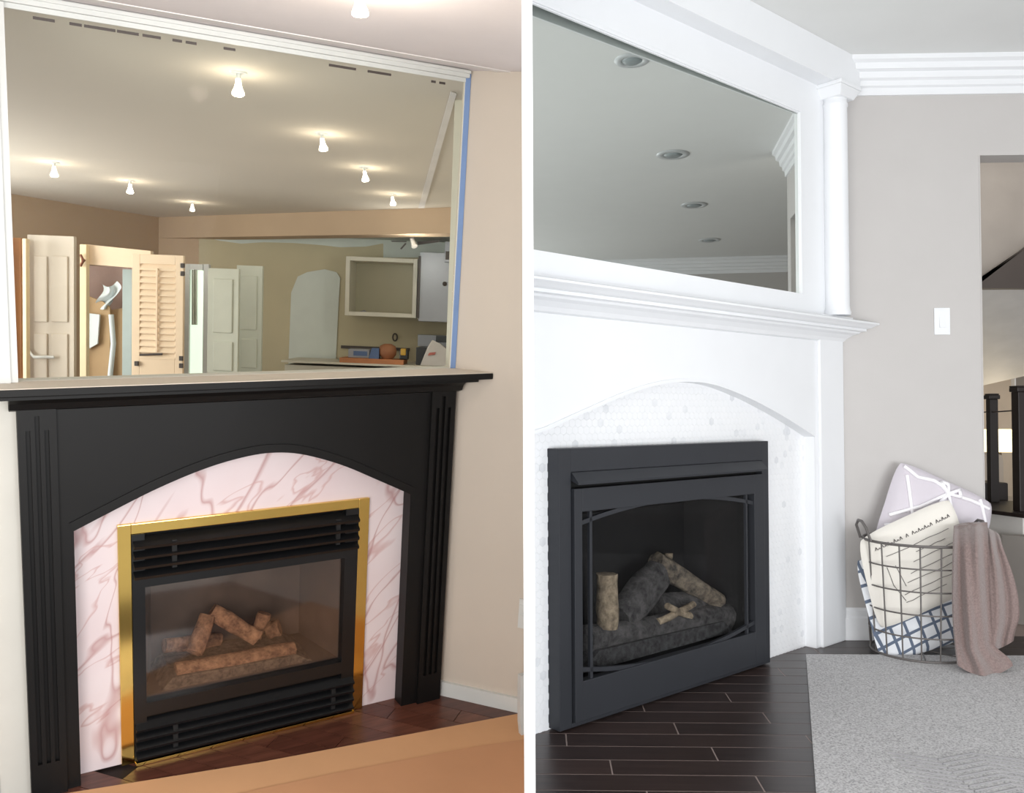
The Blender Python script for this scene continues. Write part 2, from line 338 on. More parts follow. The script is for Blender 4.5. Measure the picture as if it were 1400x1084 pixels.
# floor boards
struct('floor_old', MB().prism(clip([(-1, 1.6), (3, 1.6), (3, 3.2), (-1, 3.2)], [plf]), 'z', ZF-.06, ZF-.012), 'subL', FL, pieces=[
    ('floor_board', MB().prism(c, 'z', ZF-.012, ZF), 'woodL', 0)
    for i in range(-12, 22) for j in range(5)
    for c in [clip([(XR+dL[0]*s+.7563*t, YW+dL[1]*s+.6542*t) for s, t in (((j-2)*.62+(i*.37) % .6-.0, -i*.088), ((j-1)*.62-.003+(i*.37) % .6, -i*.088), ((j-1)*.62-.003+(i*.37) % .6, -i*.088+.0855), ((j-2)*.62+(i*.37) % .6, -i*.088+.0855))], [plf, (0, 1, 3.15), (0, -1, -2.1), (-1, 0, .1), (.7563, .6542, .7563*XR+.6542*YW)])] if len(c) > 2])
# kraft paper
def sheet(name, pxs, z, mat, label):
    pts = [Lz(x, y, z) for x, y in pxs]; one(name, MB().prism([(p.x, p.y) for p in pts], 'z', z-.004, z), mat, label, 'paper', FL)
sheet('kraft_sheet', [(92, 1084), (360, 1041), (706, 976), (719, 974), (719, 1150), (60, 1150)], ZF+.005, 'paper', 'brown kraft paper sheet laid over the dark boards before the fireplace')
sheet('kraft_sheet', [(290, 1092), (480, 1052), (640, 1022), (719, 1010), (719, 1160), (290, 1160)], ZF+.010, 'paper2', 'second, darker kraft paper sheet overlapping at the bottom edge')

# ---- black mantel
arch = smooth([(.288, -1.036), (.405, -.981), (.522, -.928), (.64, -.883), (.741, -.853), (.84, -.834), (.917, -.829), (1.0, -.837), (1.09, -.862), (1.2, -.905), (1.32, -.965), (1.468, -1.04)])
t = Thing('fireplace_mantel', 'black painted wooden mantel with arched opening and fluted legs', 'mantel', FL)
t.part('front_panel', MB().prism([(.141, ZF), (.141, -.62), (1.638, -.62), (1.638, ZF), (1.468, ZF)]+arch[::-1]+[(.288, ZF)], 'y', 3.0, 3.062), 'black')
t.part('arch_bead', MB().prism(strip(arch, .03), 'y', 2.994, 3.003), 'black')
for x0, x1, zc in ((.141, .247, -.655), (1.535, 1.638, -.655)):
    w = x1-x0; b = MB(); fl = [x0+w*.26, x0+w*.5, x0+w*.74]; hw = .0065
    b.box(x0, x1, 2.986, 3.0, -.625-.0, -.62); b.box(x0, fl[0]-hw, 2.986, 3.0, ZF, -.62); b.box(fl[2]+hw, x1, 2.986, 3.0, ZF, -.62)
    b.box(fl[0]+hw, fl[1]-hw, 2.986, 3.0, ZF, -.62); b.box(fl[1]+hw, fl[2]-hw, 2.986, 3.0, ZF, -.62)
    for k, q in enumerate(fl): b.box(q-hw, q+hw, 2.986, 3.0, zc-(.045 if k != 1 else 0), -.62); b.box(q-hw, q+hw, 2.986, 3.0, ZF, ZF+.12)
    t.part('fluted_pilaster', b, 'black')
mo = [(3.0, -.64), (2.978, -.632), (2.968, -.612), (2.95, -.598), (2.94, -.592), (2.935, -.58), (3.06, -.58), (3.06, -.64)]
t.part('crown_moulding', MB().prism(mo, 'x', .121, 1.658).box(.09, 1.70, 2.925, 3.06, -.592, -.58), 'black')
d = t.part('shelf', box(.035, 1.752, 2.905, 3.06, -.58, -.556), 'black', .004)
t.sub(d, 'shelf_top', box(.038, 1.749, 2.908, 3.028, -.556, -.5535), 'pine_s' if False else 'greige', label='bare wood top of the shelf')
t.done()
# ---- pink marble surround: three slabs
t = Thing('marble_surround', 'white and pink veined marble surround inside the black mantel', 'fireplace surround', FL)
BX0, BX1, BZ = .424, 1.322, -1.056
t.part('slab', MB().box(.27, BX0, 3.07, 3.1, ZF, BZ), 'marble'); t.part('slab', MB().box(BX1, 1.5, 3.07, 3.1, ZF, BZ), 'marble')
t.part('slab', MB().prism([(.27, BZ), (1.5, BZ), (1.5, -1.0)]+[(.885, -.8)]+[(.27, -1.0)], 'y', 3.07, 3.1), 'marble'); t.done()
# ---- brass trim and insert
t = Thing('brass_trim', 'polished brass frame around the old black gas insert', 'frame', FL)
t.part('frame_side', box(BX0, BX0+.042, 3.055, 3.075, ZF+.001, BZ), 'brass', .002); t.part('frame_side', box(BX1-.044, BX1, 3.055, 3.075, ZF+.001, BZ), 'brass', .002)
t.part('frame_top', box(BX0+.042, BX1-.044, 3.055, 3.075, BZ-.036, BZ), 'brass', .002); t.part('frame_bottom', box(BX0+.042, BX1-.044, 3.03, 3.075, ZF+.001, ZF+.012), 'brass', .001); t.done()
IX0, IX1, IZ1, IZ0 = BX0+.042, BX1-.044, BZ-.036, ZF+.012
GX0, GX1, GZ0, GZ1 = .507, 1.226, -1.716, -1.284
t = Thing('gas_fireplace_insert', 'old black louvred gas insert with a glass front', 'fireplace', FL)
t.part('face_frame', MB().box(IX0, GX0, 3.05, 3.09, IZ0, IZ1).box(GX1, IX1, 3.05, 3.09, IZ0, IZ1).box(GX0, GX1, 3.05, 3.09, GZ1, GZ1+.045).box(GX0, GX1, 3.05, 3.09, GZ0-.05, GZ0).box(GX0, GX1, 3.085, 3.09, GZ1, IZ1).box(GX0, GX1, 3.085, 3.09, IZ0, GZ0), 'blackm')
def louvre(z, dz, x0, x1): return MB().hexa([(x0, 3.03, z-dz*.5), (x1, 3.03, z-dz*.5), (x1, 3.026, z-dz*.2), (x0, 3.026, z-dz*.2)], [(x0, 3.07, z+dz*.3), (x1, 3.07, z+dz*.3), (x1, 3.066, z+dz*.5), (x0, 3.066, z+dz*.5)])
for k in range(4): t.part('louvre', louvre(-1.122-.036*k, .034, IX0+.004, IX1-.004), 'blackm')
for k in range(4): t.part('louvre', louvre(-1.795-.036*k, .034, IX0+.004, IX1-.004), 'blackm')
for x in (.60, 1.19): t.part('louvre_bracket', box(x-.008, x+.008, 3.032, 3.045, -1.22, -1.12), 'chard'); t.part('louvre_bracket', box(x-.008, x+.008, 3.032, 3.045, -1.90, -1.80), 'chard')
dd = .27; ix = .07
t.part('firebox', MB().add([(GX0, 3.09, GZ0), (GX1, 3.09, GZ0), (GX1, 3.09, GZ1), (GX0, 3.09, GZ1), (GX0+ix, 3.09+dd, GZ0), (GX1-ix, 3.09+dd, GZ0), (GX1-ix, 3.09+dd, GZ1), (GX0+ix, 3.09+dd, GZ1)], [(0, 1, 5, 4), (1, 2, 6, 5), (2, 3, 7, 6), (3, 0, 4, 7), (4, 5, 6, 7)]), 'fboxL')
t.part('glass_front', box(GX0-.004, GX1+.004, 3.072, 3.076, GZ0-.004, GZ1+.004), 'glassL'); t.done()
one('ash_tray', MB().prism([(GX0+.06, GZ0), (GX1-.1, GZ0), (GX1-.16, GZ0+.035), (GX0+.1, GZ0+.045)], 'y', 3.11, 3.33), 'ash', 'grey brown ember tray under the old ceramic logs', 'ember bed', FL)
def log(name, a, b, r, mat, fr, label, group, n=14):
    a, b = Vector(a), Vector(b); path = [a.lerp(b, k/6)+Vector((random.uniform(-1, 1), random.uniform(-1, 1), random.uniform(-1, 1)))*r*.06 for k in range(7)]
    one(name, MB().tube(path, r, n, True, lambda q: r*(1+.06*math.sin(q*7+a.x*7)), jitter=.035, ridge=.13), mat, label, 'log', fr, group)
g = 'logs in the old firebox'
log('ceramic_log', Lp(240, 917, 3.15), Lp(402, 888, 3.15), .034, 'logL', FL, 'long front log lying level in the old firebox', g)
log('ceramic_log', Lp(266, 893, 3.165), Lp(284, 842, 3.24), .029, 'logL', FL, 'short upright log leaning left in the old firebox', g)
log('ceramic_log', Lp(290, 834, 3.255), Lp(352, 872, 3.20), .032, 'logL', FL, 'diagonal log across the middle of the old firebox', g)
log('ceramic_log', Lp(362, 838, 3.25), Lp(348, 872, 3.24), .028, 'logL', FL, 'stubby log standing right of centre in the old firebox', g)
log('ceramic_log', Lp(366, 862, 3.30), Lp(382, 858, 3.28), .03, 'logL', FL, 'short round log end furthest right in the old firebox', g)
log('ceramic_log', Lp(224, 882, 3.27), Lp(300, 874, 3.31), .028, 'logL', FL, 'level back log at the left of the old firebox', g)
# ---- mirror over the mantel
t = Thing('mantel_mirror', 'large old wall mirror over the black mantel in white trim', 'mirror', FL)
t.part('mirror_glass', box(MX0+.002, MX1-.002, YW+.004, YW+.008, MZ0+.002, MZ1-.002), 'pane')
t.part('top_trim', MB().box(MX0-.05, MX1+.005, YW-.022, YW, MZ1+.002, ZC-.002).box(MX0-.05, MX1+.005, YW-.03, YW, MZ1+.016, ZC-.006), 'trimw')
t.part('side_trim', MB().box(MX0-.05, MX0, YW-.02, YW, MZ0, MZ1).box(MX0-.05, MX0-.02, YW-.03, YW, MZ0, MZ1), 'trimw')
t.part('inner_bead', MB().box(MX0, MX1, YW-.004, YW+.003, MZ1-.012, MZ1+.002), 'trimw')
for x0, x1 in ((45, 75), (95, 112), (115, 158), (160, 190), (195, 220), (236, 249), (254, 269), (306, 322), (450, 487), (503, 535), (590, 596), (601, 609)):
    f0 = lambda x: 24.5+(x-49)*.160
    a, b = Lp(x0, f0(x0), YW), Lp(x1, f0(x1), YW)
    t.part('worn_silvering', MB().hexa([(a.x, YW+.001, a.z-.004), (b.x, YW+.001, b.z-.004), (b.x, YW+.001, b.z+.004), (a.x, YW+.001, a.z+.004)], [(a.x, YW+.0035, a.z-.004), (b.x, YW+.0035, b.z-.004), (b.x, YW+.0035, b.z+.004), (a.x, YW+.0035, a.z+.004)]), 'espresso')
t.done()
one('painters_tape', box(MX1-.001, XR-.002, YW-.004, YW-.0005, MZ0, ZC-.012), 'tape', 'strip of blue painters tape down the right edge of the old mirror', 'tape', FL)
# ---- outlet and white panel at the edge of the side wall
def onwall(px, py, off=0):          # point on the side wall, L frame
    n = Vector((.7563, .6542, 0)); r = S @ ray(px, py); k = (.7563*XR+.6542*YW-off)/(n.dot(r)); return r*k
a, b = onwall(708, 857), onwall(722, 820)
t = Thing('power_outlet', 'white outlet plate low on the beige wall beside the black mantel', 'outlet', FL)
c0 = Vector((.7563, .6542, 0))
def wallbox(p, q, d0, d1): 
    lo, hi = min(p.z, q.z), max(p.z, q.z)
    return MB().hexa([(p-c0*d0).to_2d().to_3d()+Vector((0, 0, lo)), (q-c0*d0).to_2d().to_3d()+Vector((0, 0, lo)), (q-c0*d0).to_2d().to_3d()+Vector((0, 0, hi)), (p-c0*d0).to_2d().to_3d()+Vector((0, 0, hi))],
                     [(p-c0*d1).to_2d().to_3d()+Vector((0, 0, lo)), (q-c0*d1).to_2d().to_3d()+Vector((0, 0, lo)), (q-c0*d1).to_2d().to_3d()+Vector((0, 0, hi)), (p-c0*d1).to_2d().to_3d()+Vector((0, 0, hi))])
t.part('plate', wallbox(a, b, 0, .006), 'trimw', .001); a2, b2 = onwall(711, 850), onwall(719, 841); t.part('socket', wallbox(a2, b2, .006, .009), 'trimw')
a2, b2 = onwall(711, 836), onwall(719, 827); t.part('socket', wallbox(a2, b2, .006, .009), 'trimw'); t.done()
pz = [(708, 921), (707.3, 950), (707.6, 985), (709.5, 1004), (713, 1018), (716, 1024)]
pp = [Lp(x, y, 2.62) for x, y in pz]
one('plastic_panel', MB().hexa([(p.x, p.y, p.z) for p in pp]+[(pp[-1].x+.012, 2.62, pp[-1].z), (pp[-1].x+.012, 2.62, pp[0].z)], [(p.x, p.y-.02, p.z) for p in pp]+[(pp[-1].x+.012, 2.60, pp[-1].z), (pp[-1].x+.012, 2.60, pp[0].z)]), 'trimw', 'rounded white plastic edge standing at the end of the beige wall', 'panel', FL)
# ---- bare ceiling bulbs
def bulb_lamp(fr, p, s, label, power, tilt=(0, 0), group='bare reflector bulbs'):
    s *= .44
    t = Thing('bare_bulb', label, 'ceiling lamp', fr, group); x, y, z = p
    t.part('ceiling_plate', MB().lathe([(.055*s, -.008*s), (.06*s, -.002*s), (.06*s, 0)], (x, y, z), 20), 'pot')
    t.part('socket', MB().tube([(x, y, z), (x+tilt[0]*.03*s, y, z-.05*s)], .016*s, 10), 'trimw')
    ax = Vector((tilt[0], tilt[1], -1)).normalized(); p0 = Vector((x+tilt[0]*.03*s, y, z-.045*s))
    prof = [(0, .018), (.03, .02), (.06, .028), (.085, .04), (.105, .043), (.115, .03), (.118, .004)]
    t.part('bulb', MB().tube([p0+ax*q*s for q, r in prof], .02, 16, True, lambda q: prof[min(6, int(round(q*6)))][1]*s), 'bulb'); t.done()
    point('bulb_light', fr, p0+ax*.17*s, power, (1, .86, .68), .04)
bulb_lamp(FL, Lz(491, -24, ZC), 1.1, 'lit bare bulb hanging from the ceiling in front of the mirror, not a reflection', 4, (.12, .1))

# ---------------------------------------------------------------- the room the mirror shows (frame FV)
HC = .9
def vmirror(px, py, off=.09): 
    r = S @ ray(px, py); k = (YW+off)/r.y; return V @ (S.transposed() @ (r*k))
# ceiling, from just behind the mirror to the far walls
n_l = V @ (S.transposed() @ Vector((0, 1, 0)))
def cut(z): return (-n_l.x, -n_l.y, -(YW+.06)+n_l.z*z)
cA, cB, cC = Vz(-60, 253, HC), Vz(217, 297, HC), Vz(640, 282.5, HC)
struct('ceiling_mirrored', MB().prism(clip([(-6, 1.5), (.0, 1.5), (.0, 9.5), (-6, 9.5)], [cut(HC), ]), 'z', HC, HC+.05), 'ceilV', FV)
ZVF = -1.6
struct('floor_mirrored', MB().prism(clip([(-6, 2), (.0, 2), (.0, 11), (-6, 11)], [cut(ZVF)]), 'z', ZVF-.05, ZVF), 'woodL', FV)
def vwall(name, p, q, z0, z1, mat, th=.06):
    d = Vector((q.x-p.x, q.y-p.y)).normalized(); n = Vector((-d.y, d.x))*th
    struct(name, MB().prism([(p.x, p.y), (q.x, q.y), (q.x+n.x, q.y+n.y), (p.x+n.x, p.y+n.y)], 'z', z0, z1), mat, FV)
vwall('wall_mirrored_left', cA, cB, ZVF, HC, 'tan')
zb = Vp(420, 323, (cB.y+cC.y)/2).z
d = Vector((cC.x-cB.x, cC.y-cB.y)).normalized(); nn = Vector((-d.y, d.x))*.25
struct('trim_beam_mirrored', MB().prism([(cB.x, cB.y), (cC.x, cC.y), (cC.x+nn.x, cC.y+nn.y), (cB.x+nn.x, cB.y+nn.y)], 'z', zb, HC), 'tan', FV)
KB = 8.9                             # kitchen back wall
k0 = Vp(272, 330, KB); k1 = Vp(640, 330, KB)
vwall('wall_mirrored_kitchen', Vector((k0.x, KB, 0)), Vector((k1.x+.1, KB, 0)), ZVF, HC, 'olive')
vwall('wall_mirrored_return', Vector((cB.x, cB.y, 0)), Vector((k0.x+.02, KB+.02, 0)), ZVF, HC, 'tan')
s0 = Vp(629, 400, 3.75); s1 = Vp(629, 400, KB)
vwall('wall_mirrored_side', Vector((s1.x, s1.y, 0)), Vector((s0.x, s0.y, 0)), ZVF, HC, 'cab', -.05)
c2 = Vp(380, 326, 8.0)
tq = (KB-cB.y-nn.y)/(cC.y-cB.y)
struct('ceiling_mirrored_kitchen', MB().prism([(cC.x+nn.x, cC.y+nn.y), (cC.x+.3, KB), (cB.x+nn.x+(cC.x-cB.x)*tq, KB)], 'z', zb+.06, zb+.1), 'patch', FV)
def vbox(px0, py0, px1, py1, y, th, M_=None):        # upright box whose front face fills a pixel rectangle at distance y
    a, b = Vp(px0, (py0+py1)/2, y), Vp(px1, (py0+py1)/2, y); t_, u_ = Vp((px0+px1)/2, py0, y), Vp((px0+px1)/2, py1, y)
    return (a.x, b.x, y, y+th, u_.z, t_.z)
def panel(name, pts, y, th, mat, label, cat, **k):
    P = [Vp(a, b, y) for a, b in pts]; one(name, MB().prism([(p.x, p.z) for p in P], 'y', y, y+th), mat, label, cat, FV, **k)
# lamps seen in the mirror
for px, py, s, lab in ((326, 99, 1.25, 'largest lit bulb in the old mirror, nearest the glass'), (440, 183, 1.2, 'lit bulb in the old mirror above the wall cabinet, second largest'), (498, 229, 1.2, 'lit bulb in the old mirror, third along the row to the right'),
                       (536, 265, 1.2, 'smallest lit bulb at the right end of the row in the old mirror'), (178, 247, 1.3, 'lit bulb in the old mirror above the louvred door'), (263, 276, 1.1, 'lit bulb in the old mirror just above the beam'), (74, 222, 1.3, 'leftmost lit bulb in the old mirror')):
    bulb_lamp(FV, Vz(px, py, HC), s, lab, 1.0, (.0 if px < 400 else .15, 0), 'bulbs seen in the old mirror')
one('reflection_strip', MB().prism([(Vz(x, y, HC-.004).x, Vz(x, y, HC-.004).y) for x, y in ((616, 125), (624, 128), (580, 284), (572, 284))], 'z', HC-.008, HC-.003), 'mud', 'pale ceiling strip imitating a trim reflection at the right of the old mirror', 'plaster patch', FV)  # strip laid on the ceiling in place of a trim reflection
# left end: door posts and panelled door
YD = 6.6
def post(px0, px1, py0, py1, y, mat, label, cat='post', th=.05): q = vbox(px0, py0, px1, py1, y, th); one('wood_post', box(*q[:4], ZVF, q[5]), mat, label, cat, FV, bevel=.003)
post(-14, 9, 322, 560, YD-.1, 'trimw', 'white door casing at the far left of the old mirror')
post(12, 29, 325, 560, YD, 'browno', 'orange brown timber post at the left of the old mirror')
post(31, 36, 326, 560, YD-.1, 'pine', 'thin pale pine strip beside the orange post in the mirror')
t = Thing('panelled_door', 'greige panelled door between pine posts at the left of the old mirror', 'door', FV)
t.part('door_leaf', box(*vbox(38, 322, 101, 560, YD+.1, .04)), 'greige')
for r in ((46, 350, 64, 440), (70, 350, 92, 440), (46, 456, 64, 540), (70, 456, 92, 540)): t.part('door_panel', box(*vbox(*r, YD+.085, .02)), 'greige', .006)
t.part('door_handle', MB().tube([Vp(38, 478, YD+.05), Vp(46, 488, YD+.04), Vp(74, 488, YD+.05)], .012, 8), 'trimw'); t.done()
post(109, 118, 334, 560, YD-.15, 'pine', 'pale pine door jamb with a rusty bracket in the mirror')
t = Thing('hinge_bracket', 'rusty metal bracket on the pine jamb in the mirror', 'bracket', FV); y = YD-.17
t.part('arm', MB().tube([Vp(110, 348, y), Vp(114, 356, y)], .009, 6), 'rust'); t.part('arm', MB().tube([Vp(110, 364, y), Vp(114, 356, y)], .009, 6), 'rust'); t.part('knob', MB().lathe([(.004, -.012), (.014, -.006), (.014, .006), (.004, .012)], Vp(114, 356, y), 10), 'rust'); t.done()
panel('header_board', [(118, 334), (206, 343), (206, 368), (118, 361)], YD-.1, .05, 'louvre', 'cream trim board over the closet opening in the mirror', 'trim')
struct('wall_mirrored_closet', box(*vbox(112, 364, 184, 600, YD+.42, .05)), 'pinkw', FV)
t = Thing('carton', 'tan cardboard sheets leaning in the closet seen in the mirror', 'cardboard', FV)
for pts, y, m in (([(119, 404), (140, 412), (150, 420), (150, 560), (119, 560)], YD+.2, 'card'), ([(150, 424), (168, 421), (168, 560), (147, 560)], YD+.26, 'card'), ([(119, 428), (136, 430), (133, 470), (119, 478)], YD+.16, 'plastic')):
    P = [Vp(a, b, y) for a, b in pts]; t.part('cardboard_sheet', MB().prism([(p.x, p.z) for p in P], 'y', y, y+.02), m)
t.part('plastic_wrap', MB().tube([Vp(152, 430, YD+.14), Vp(155, 470, YD+.13), Vp(150, 520, YD+.14)], .02, 8), 'plastic'); t.done()
t = Thing('white_rag', 'crumpled white cloth hanging in the closet in the mirror', 'cloth', FV)
t.part('cloth', MB().grid(lambda u, v: Vp(136+u*24+6*math.sin(v*5), 384+v*34+8*u*(1-u)*4-6*v*u, YD+.2+.03*math.sin(u*9+v*7)), 12, 10), 'plastic'); t.done()
post(167, 180, 368, 560, YD+.05, 'mint', 'pale blue board edge left of the louvred door in the mirror', 'board')
# louvred bifold panel
YL = 6.2
x0, x1, _, _, z0, z1 = vbox(180, 348, 250, 570, YL, .03); z0 = ZVF
t = Thing('louvred_door', 'cream louvred bifold door panel in the middle of the old mirror', 'door', FV); st = .055
for a, b in ((x0, x0+st), (x1-st, x1)): t.part('stile', box(a, b, YL, YL+.03, z0, z1), 'louvre', .003)
zr = Vp(215, 361, YL).z; zl = Vp(215, 491, YL).z
t.part('rail', box(x0+st, x1-st, YL, YL+.03, zr, z1), 'louvre', .003); t.part('rail', box(x0+st, x1-st, YL, YL+.03, z0, zl), 'louvre', .003)
ns = 15; hz = (zr-zl)/ns
for k in range(ns):
    z = zl+hz*k; t.part('slat', MB().hexa([(x0+st, YL-.002, z), (x1-st, YL-.002, z), (x1-st, YL-.002, z+.008), (x0+st, YL-.002, z+.008)], [(x0+st, YL+.018, z+hz*1.12), (x1-st, YL+.018, z+hz*1.12), (x1-st, YL+.018, z+hz*1.12+.008), (x0+st, YL+.018, z+hz*1.12+.008)]), 'louvre')
t.part('tilt_bar', box((x0+x1)/2-.008, (x0+x1)/2+.004, YL-.012, YL-.003, zl+.05, zr-.03), 'louvre')
for px, py in ((249, 363), (249, 374), (247, 490), (247, 500), (186, 497)): q = Vp(px, py, YL-.02); t.part('hinge', box(q.x-.012, q.x+.012, YL-.02, YL-.002, q.z-.016, q.z+.016), 'espresso')
t.part('stain', MB().tube([Vp(191, 485, YL-.012), Vp(222, 484, YL-.012)], .009, 6, flat=.5), 'espresso'); t.done()
# window and pale doors behind it
YG = 7.4
t = Thing('bright_window', 'tall narrow window glowing beside the louvred door in the mirror', 'window', FV)
t.part('window_frame', MB().box(*vbox(252, 361, 258, 600, YG, .05)).box(*vbox(277, 361, 284, 600, YG, .05)).box(*vbox(258, 361, 277, 369, YG, .05)), 'trimw')
t.part('pane', box(*vbox(258, 369, 277, 600, YG+.03, .01)), 'daylight'); t.part('curtain', MB().grid(lambda u, v: Vp(262+u*8, 368+v*76, YG+.01+.012*math.sin(u*14)), 20, 2), 'seagl'); t.done()
def paneldoor(px0, py0, px1, y, mat, label):
    t = Thing('panelled_door', label, 'door', FV); t.part('door_leaf', box(*vbox(px0, py0, px1, 600, y, .04)), mat, .003); w = px1-px0
    for a, b in ((py0+14, py0+88), (py0+100, py0+140)): t.part('door_panel', MB().box(*vbox(px0+w*.18, a, px1-w*.18, b, y-.012, .02)), mat, .008)
    t.done()
paneldoor(283, 367, 325, YG-.3, 'seagl', 'nearer pale panelled door right of the bright window in the mirror'); paneldoor(322, 363, 357, YG+.2, 'seagl', 'further pale panelled door beside the tan wall in the mirror')
# kitchen
panel('plaster_patch', [(394, 508), (398, 400), (407, 378), (420, 372), (444, 368), (460, 372), (465, 380), (462, 430), (458, 520), (394, 520)], KB-.012, .01, 'patch', 'pale unpainted patch with an arched top on the kitchen wall', 'wall patch')
panel('plaster_patch', [(285, 325), (300, 324), (520, 322), (560, 322), (560, 332), (522, 333), (500, 337), (465, 338), (440, 335), (400, 332), (360, 331), (330, 333), (300, 329)], KB-.010, .008, 'patch', 'ragged pale plaster strip under the beam in the mirror', 'wall patch')
panel('plaster_patch', [(524, 330), (556, 330), (612, 330), (612, 352), (524, 352)], KB-.008, .006, 'patch', 'pale grey patch above the wall cabinet in the mirror', 'wall patch')
YK = KB-.4
x0, x1, _, _, z0, z1 = vbox(472, 352, 570, 433, YK, .4); w = .04
t = Thing('kitchen_cabinet', 'open white wall cabinet without doors in the mirrored kitchen', 'cabinet', FV)
for r in ((x0, x0+w, z0, z1), (x1-w, x1, z0, z1), (x0+w, x1-w, z1-w, z1), (x0+w, x1-w, z0, z0+w)): t.part('carcass_board', box(r[0], r[1], YK, KB-.02, r[2], r[3]), 'cab', .004)
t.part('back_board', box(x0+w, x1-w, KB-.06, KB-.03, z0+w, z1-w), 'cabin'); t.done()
one('cabinet_bracket', MB().tube([Vp(490, 428, YK+.1), Vp(498, 425, YK+.1), Vp(504, 430, YK+.1), Vp(535, 431, YK+.12)], .012, 6), 'steel', 'small grey fitting lying in the open wall cabinet', 'fitting', FV)
t = Thing('tall_unit', 'tall grey appliance side panel at the right of the mirrored kitchen', 'cabinet', FV)
t.part('side_panel', box(*vbox(573, 345, 619, 440, YK-.1, .3)), 'steel', .005); t.part('edge_strip', box(*vbox(571, 350, 574, 435, YK-.12, .05)), 'espresso'); q = Vp(608, 388, YK-.11); t.part('knob', MB().lathe([(.01, -.02), (.02, -.008), (.02, .008), (.01, .02)], q, 10), 'espresso'); t.done()
q = vbox(608, 330, 617, 358, YK-.2, .08); t = Thing('vent_box', 'grey metal vent box high at the right of the mirror', 'vent', FV); t.part('housing', box(*q), 'steel', .004); t.part('grille', box(q[0]+.01, q[1]-.01, q[2]-.006, q[2], q[4]+.02, q[5]-.09), 'espresso'); t.done()
t = Thing('spotlight', 'small white spotlight under the beam in the mirror', 'lamp', FV); y = YK-.7
t.part('mount', box(*vbox(560, 322, 566, 326, y, .04)), 'espresso'); t.part('spot_head', MB().tube([Vp(563, 326, y+.02), Vp(567, 337, y-.02)], .02, 10, rfun=lambda u: .016+.012*u), 'bag'); t.done()
point('kitchen_fill', FV, Vp(560, 345, YK-1.0), 5, (1, .97, .9), .05)  # fill added to brighten the mirrored kitchen, set apart from the spotlight head
t = Thing('overhead_fan', 'dark ceiling fan blades under the beam at the right of the mirror', 'fan', FV); y = YK-.3
t.part('blade', MB().hexa([Vp(570, 330, y), Vp(602, 328, y), Vp(600, 331, y), Vp(571, 335, y)], [Vp(570, 330, y+.1), Vp(602, 328, y+.1), Vp(600, 331, y+.1), Vp(571, 335, y+.1)]), 'espresso')
t.part('blade', MB().hexa([Vp(554, 332, y), Vp(556, 333, y), Vp(549, 341, y), Vp(547, 340, y)], [Vp(554, 332, y+.1), Vp(556, 333, y+.1), Vp(549, 341, y+.1), Vp(547, 340, y+.1)]), 'espresso')
t.part('blade', MB().hexa([Vp(534, 329, y), Vp(556, 329.5, y), Vp(556, 331, y), Vp(536, 330.6, y)], [Vp(534, 329, y+.1), Vp(556, 329.5, y+.1), Vp(556, 331, y+.1), Vp(536, 330.6, y+.1)]), 'espresso'); t.done()
YC = KB-.7
t = Thing('kitchen_counter', 'pale kitchen counter units with a white worktop in the mirror', 'counter', FV)
t.part('unit', box(*vbox(388, 503, 622, 620, YC+.04, .6)), 'cab'); t.part('worktop', box(*vbox(384, 497, 622, 500, YC, .66)), 'cab', .004); t.part('splash_rail', box(*vbox(466, 474, 560, 478, KB-.03, .02)), 'espresso'); t.done()
zt = vbox(384, 497, 622, 500, YC, .66)[5]
def onc(px0, py0, px1, y, th): b = vbox(px0, py0, px1, 490, y, th); return (b[0], b[1], b[2], b[3], zt, b[5])
one('wood_board', MB().box(*onc(464, 491-6, 552, YC+.01, .3)[:4], zt, zt+.045), 'orangew', 'long orange wooden board lying on the mirrored worktop', 'board', FV, bevel=.004); zq = zt+.045
def onb(px0, py0, px1, y, th): b = vbox(px0, py0, px1, 490, y, th); return (b[0], b[1], b[2], b[3], zq, b[5])
t = Thing('tool_tray', 'grey tray with a dark insert on the worktop in the mirror', 'tray', FV); b = onb(476, 477, 505, YC+.1, .15); t.part('tray_body', box(*b), 'steel', .004); t.part('insert', box(b[0]+.05, b[1]-.02, b[2]-.006, b[2], b[4]+.02, b[5]-.02), 'blue'); t.done()
one('blue_carton', MB().prism([(onb(504, 476, 518, YC+.05, .1)[0], zq), (onb(504, 476, 518, YC+.05, .1)[1], zq), (onb(504, 476, 518, YC+.05, .1)[1], onb(504, 476, 518, YC+.05, .1)[5]), (onb(508, 476, 518, YC+.05, .1)[0], onb(504, 476, 518, YC+.05, .1)[5])], 'y', YC+.05, YC+.15), 'blue', 'blue package with a slanted side on the mirrored worktop', 'package', FV)
q = Vp(530, 480, YC+.12); rr = (Vp(543, 480, YC+.12)-Vp(518, 480, YC+.12)).length/2
one('clay_pot', MB().lathe([(rr*.55, 0), (rr*.95, .04), (rr, .08), (rr*.85, .12), (rr*.4, .14)], (q.x, q.y, zq), 20), 'clay', 'round brown clay pot on the mirrored worktop', 'pot', FV)
t = Thing('power_tool', 'yellow and black power tool on the mirrored worktop', 'tool', FV); b = onb(546, 478, 558, YC+.08, .08); t.part('tool_body', box(*b), 'blackm', .01); t.part('tool_shell', box(b[0]+.01, b[0]+.06, b[2]-.01, b[3]-.01, b[4]+.04, b[5]+.01), 'yellow', .01); t.done()
t = Thing('kitchen_range', 'steel range with a black control back in the mirrored kitchen', 'stove', FV)
t.part('back_panel', box(*vbox(571, 458, 613, 474, YC+.5, .05)), 'steel', .004); t.part('control_glass', box(*vbox(596, 459, 612, 468, YC+.49, .02)), 'blackm'); t.part('hob', box(*[*vbox(569, 474, 616, 480, YC+.1, .4)[:4], zt, vbox(569, 474, 616, 480, YC+.5, .1)[5]]), 'blackm', .004); t.done()
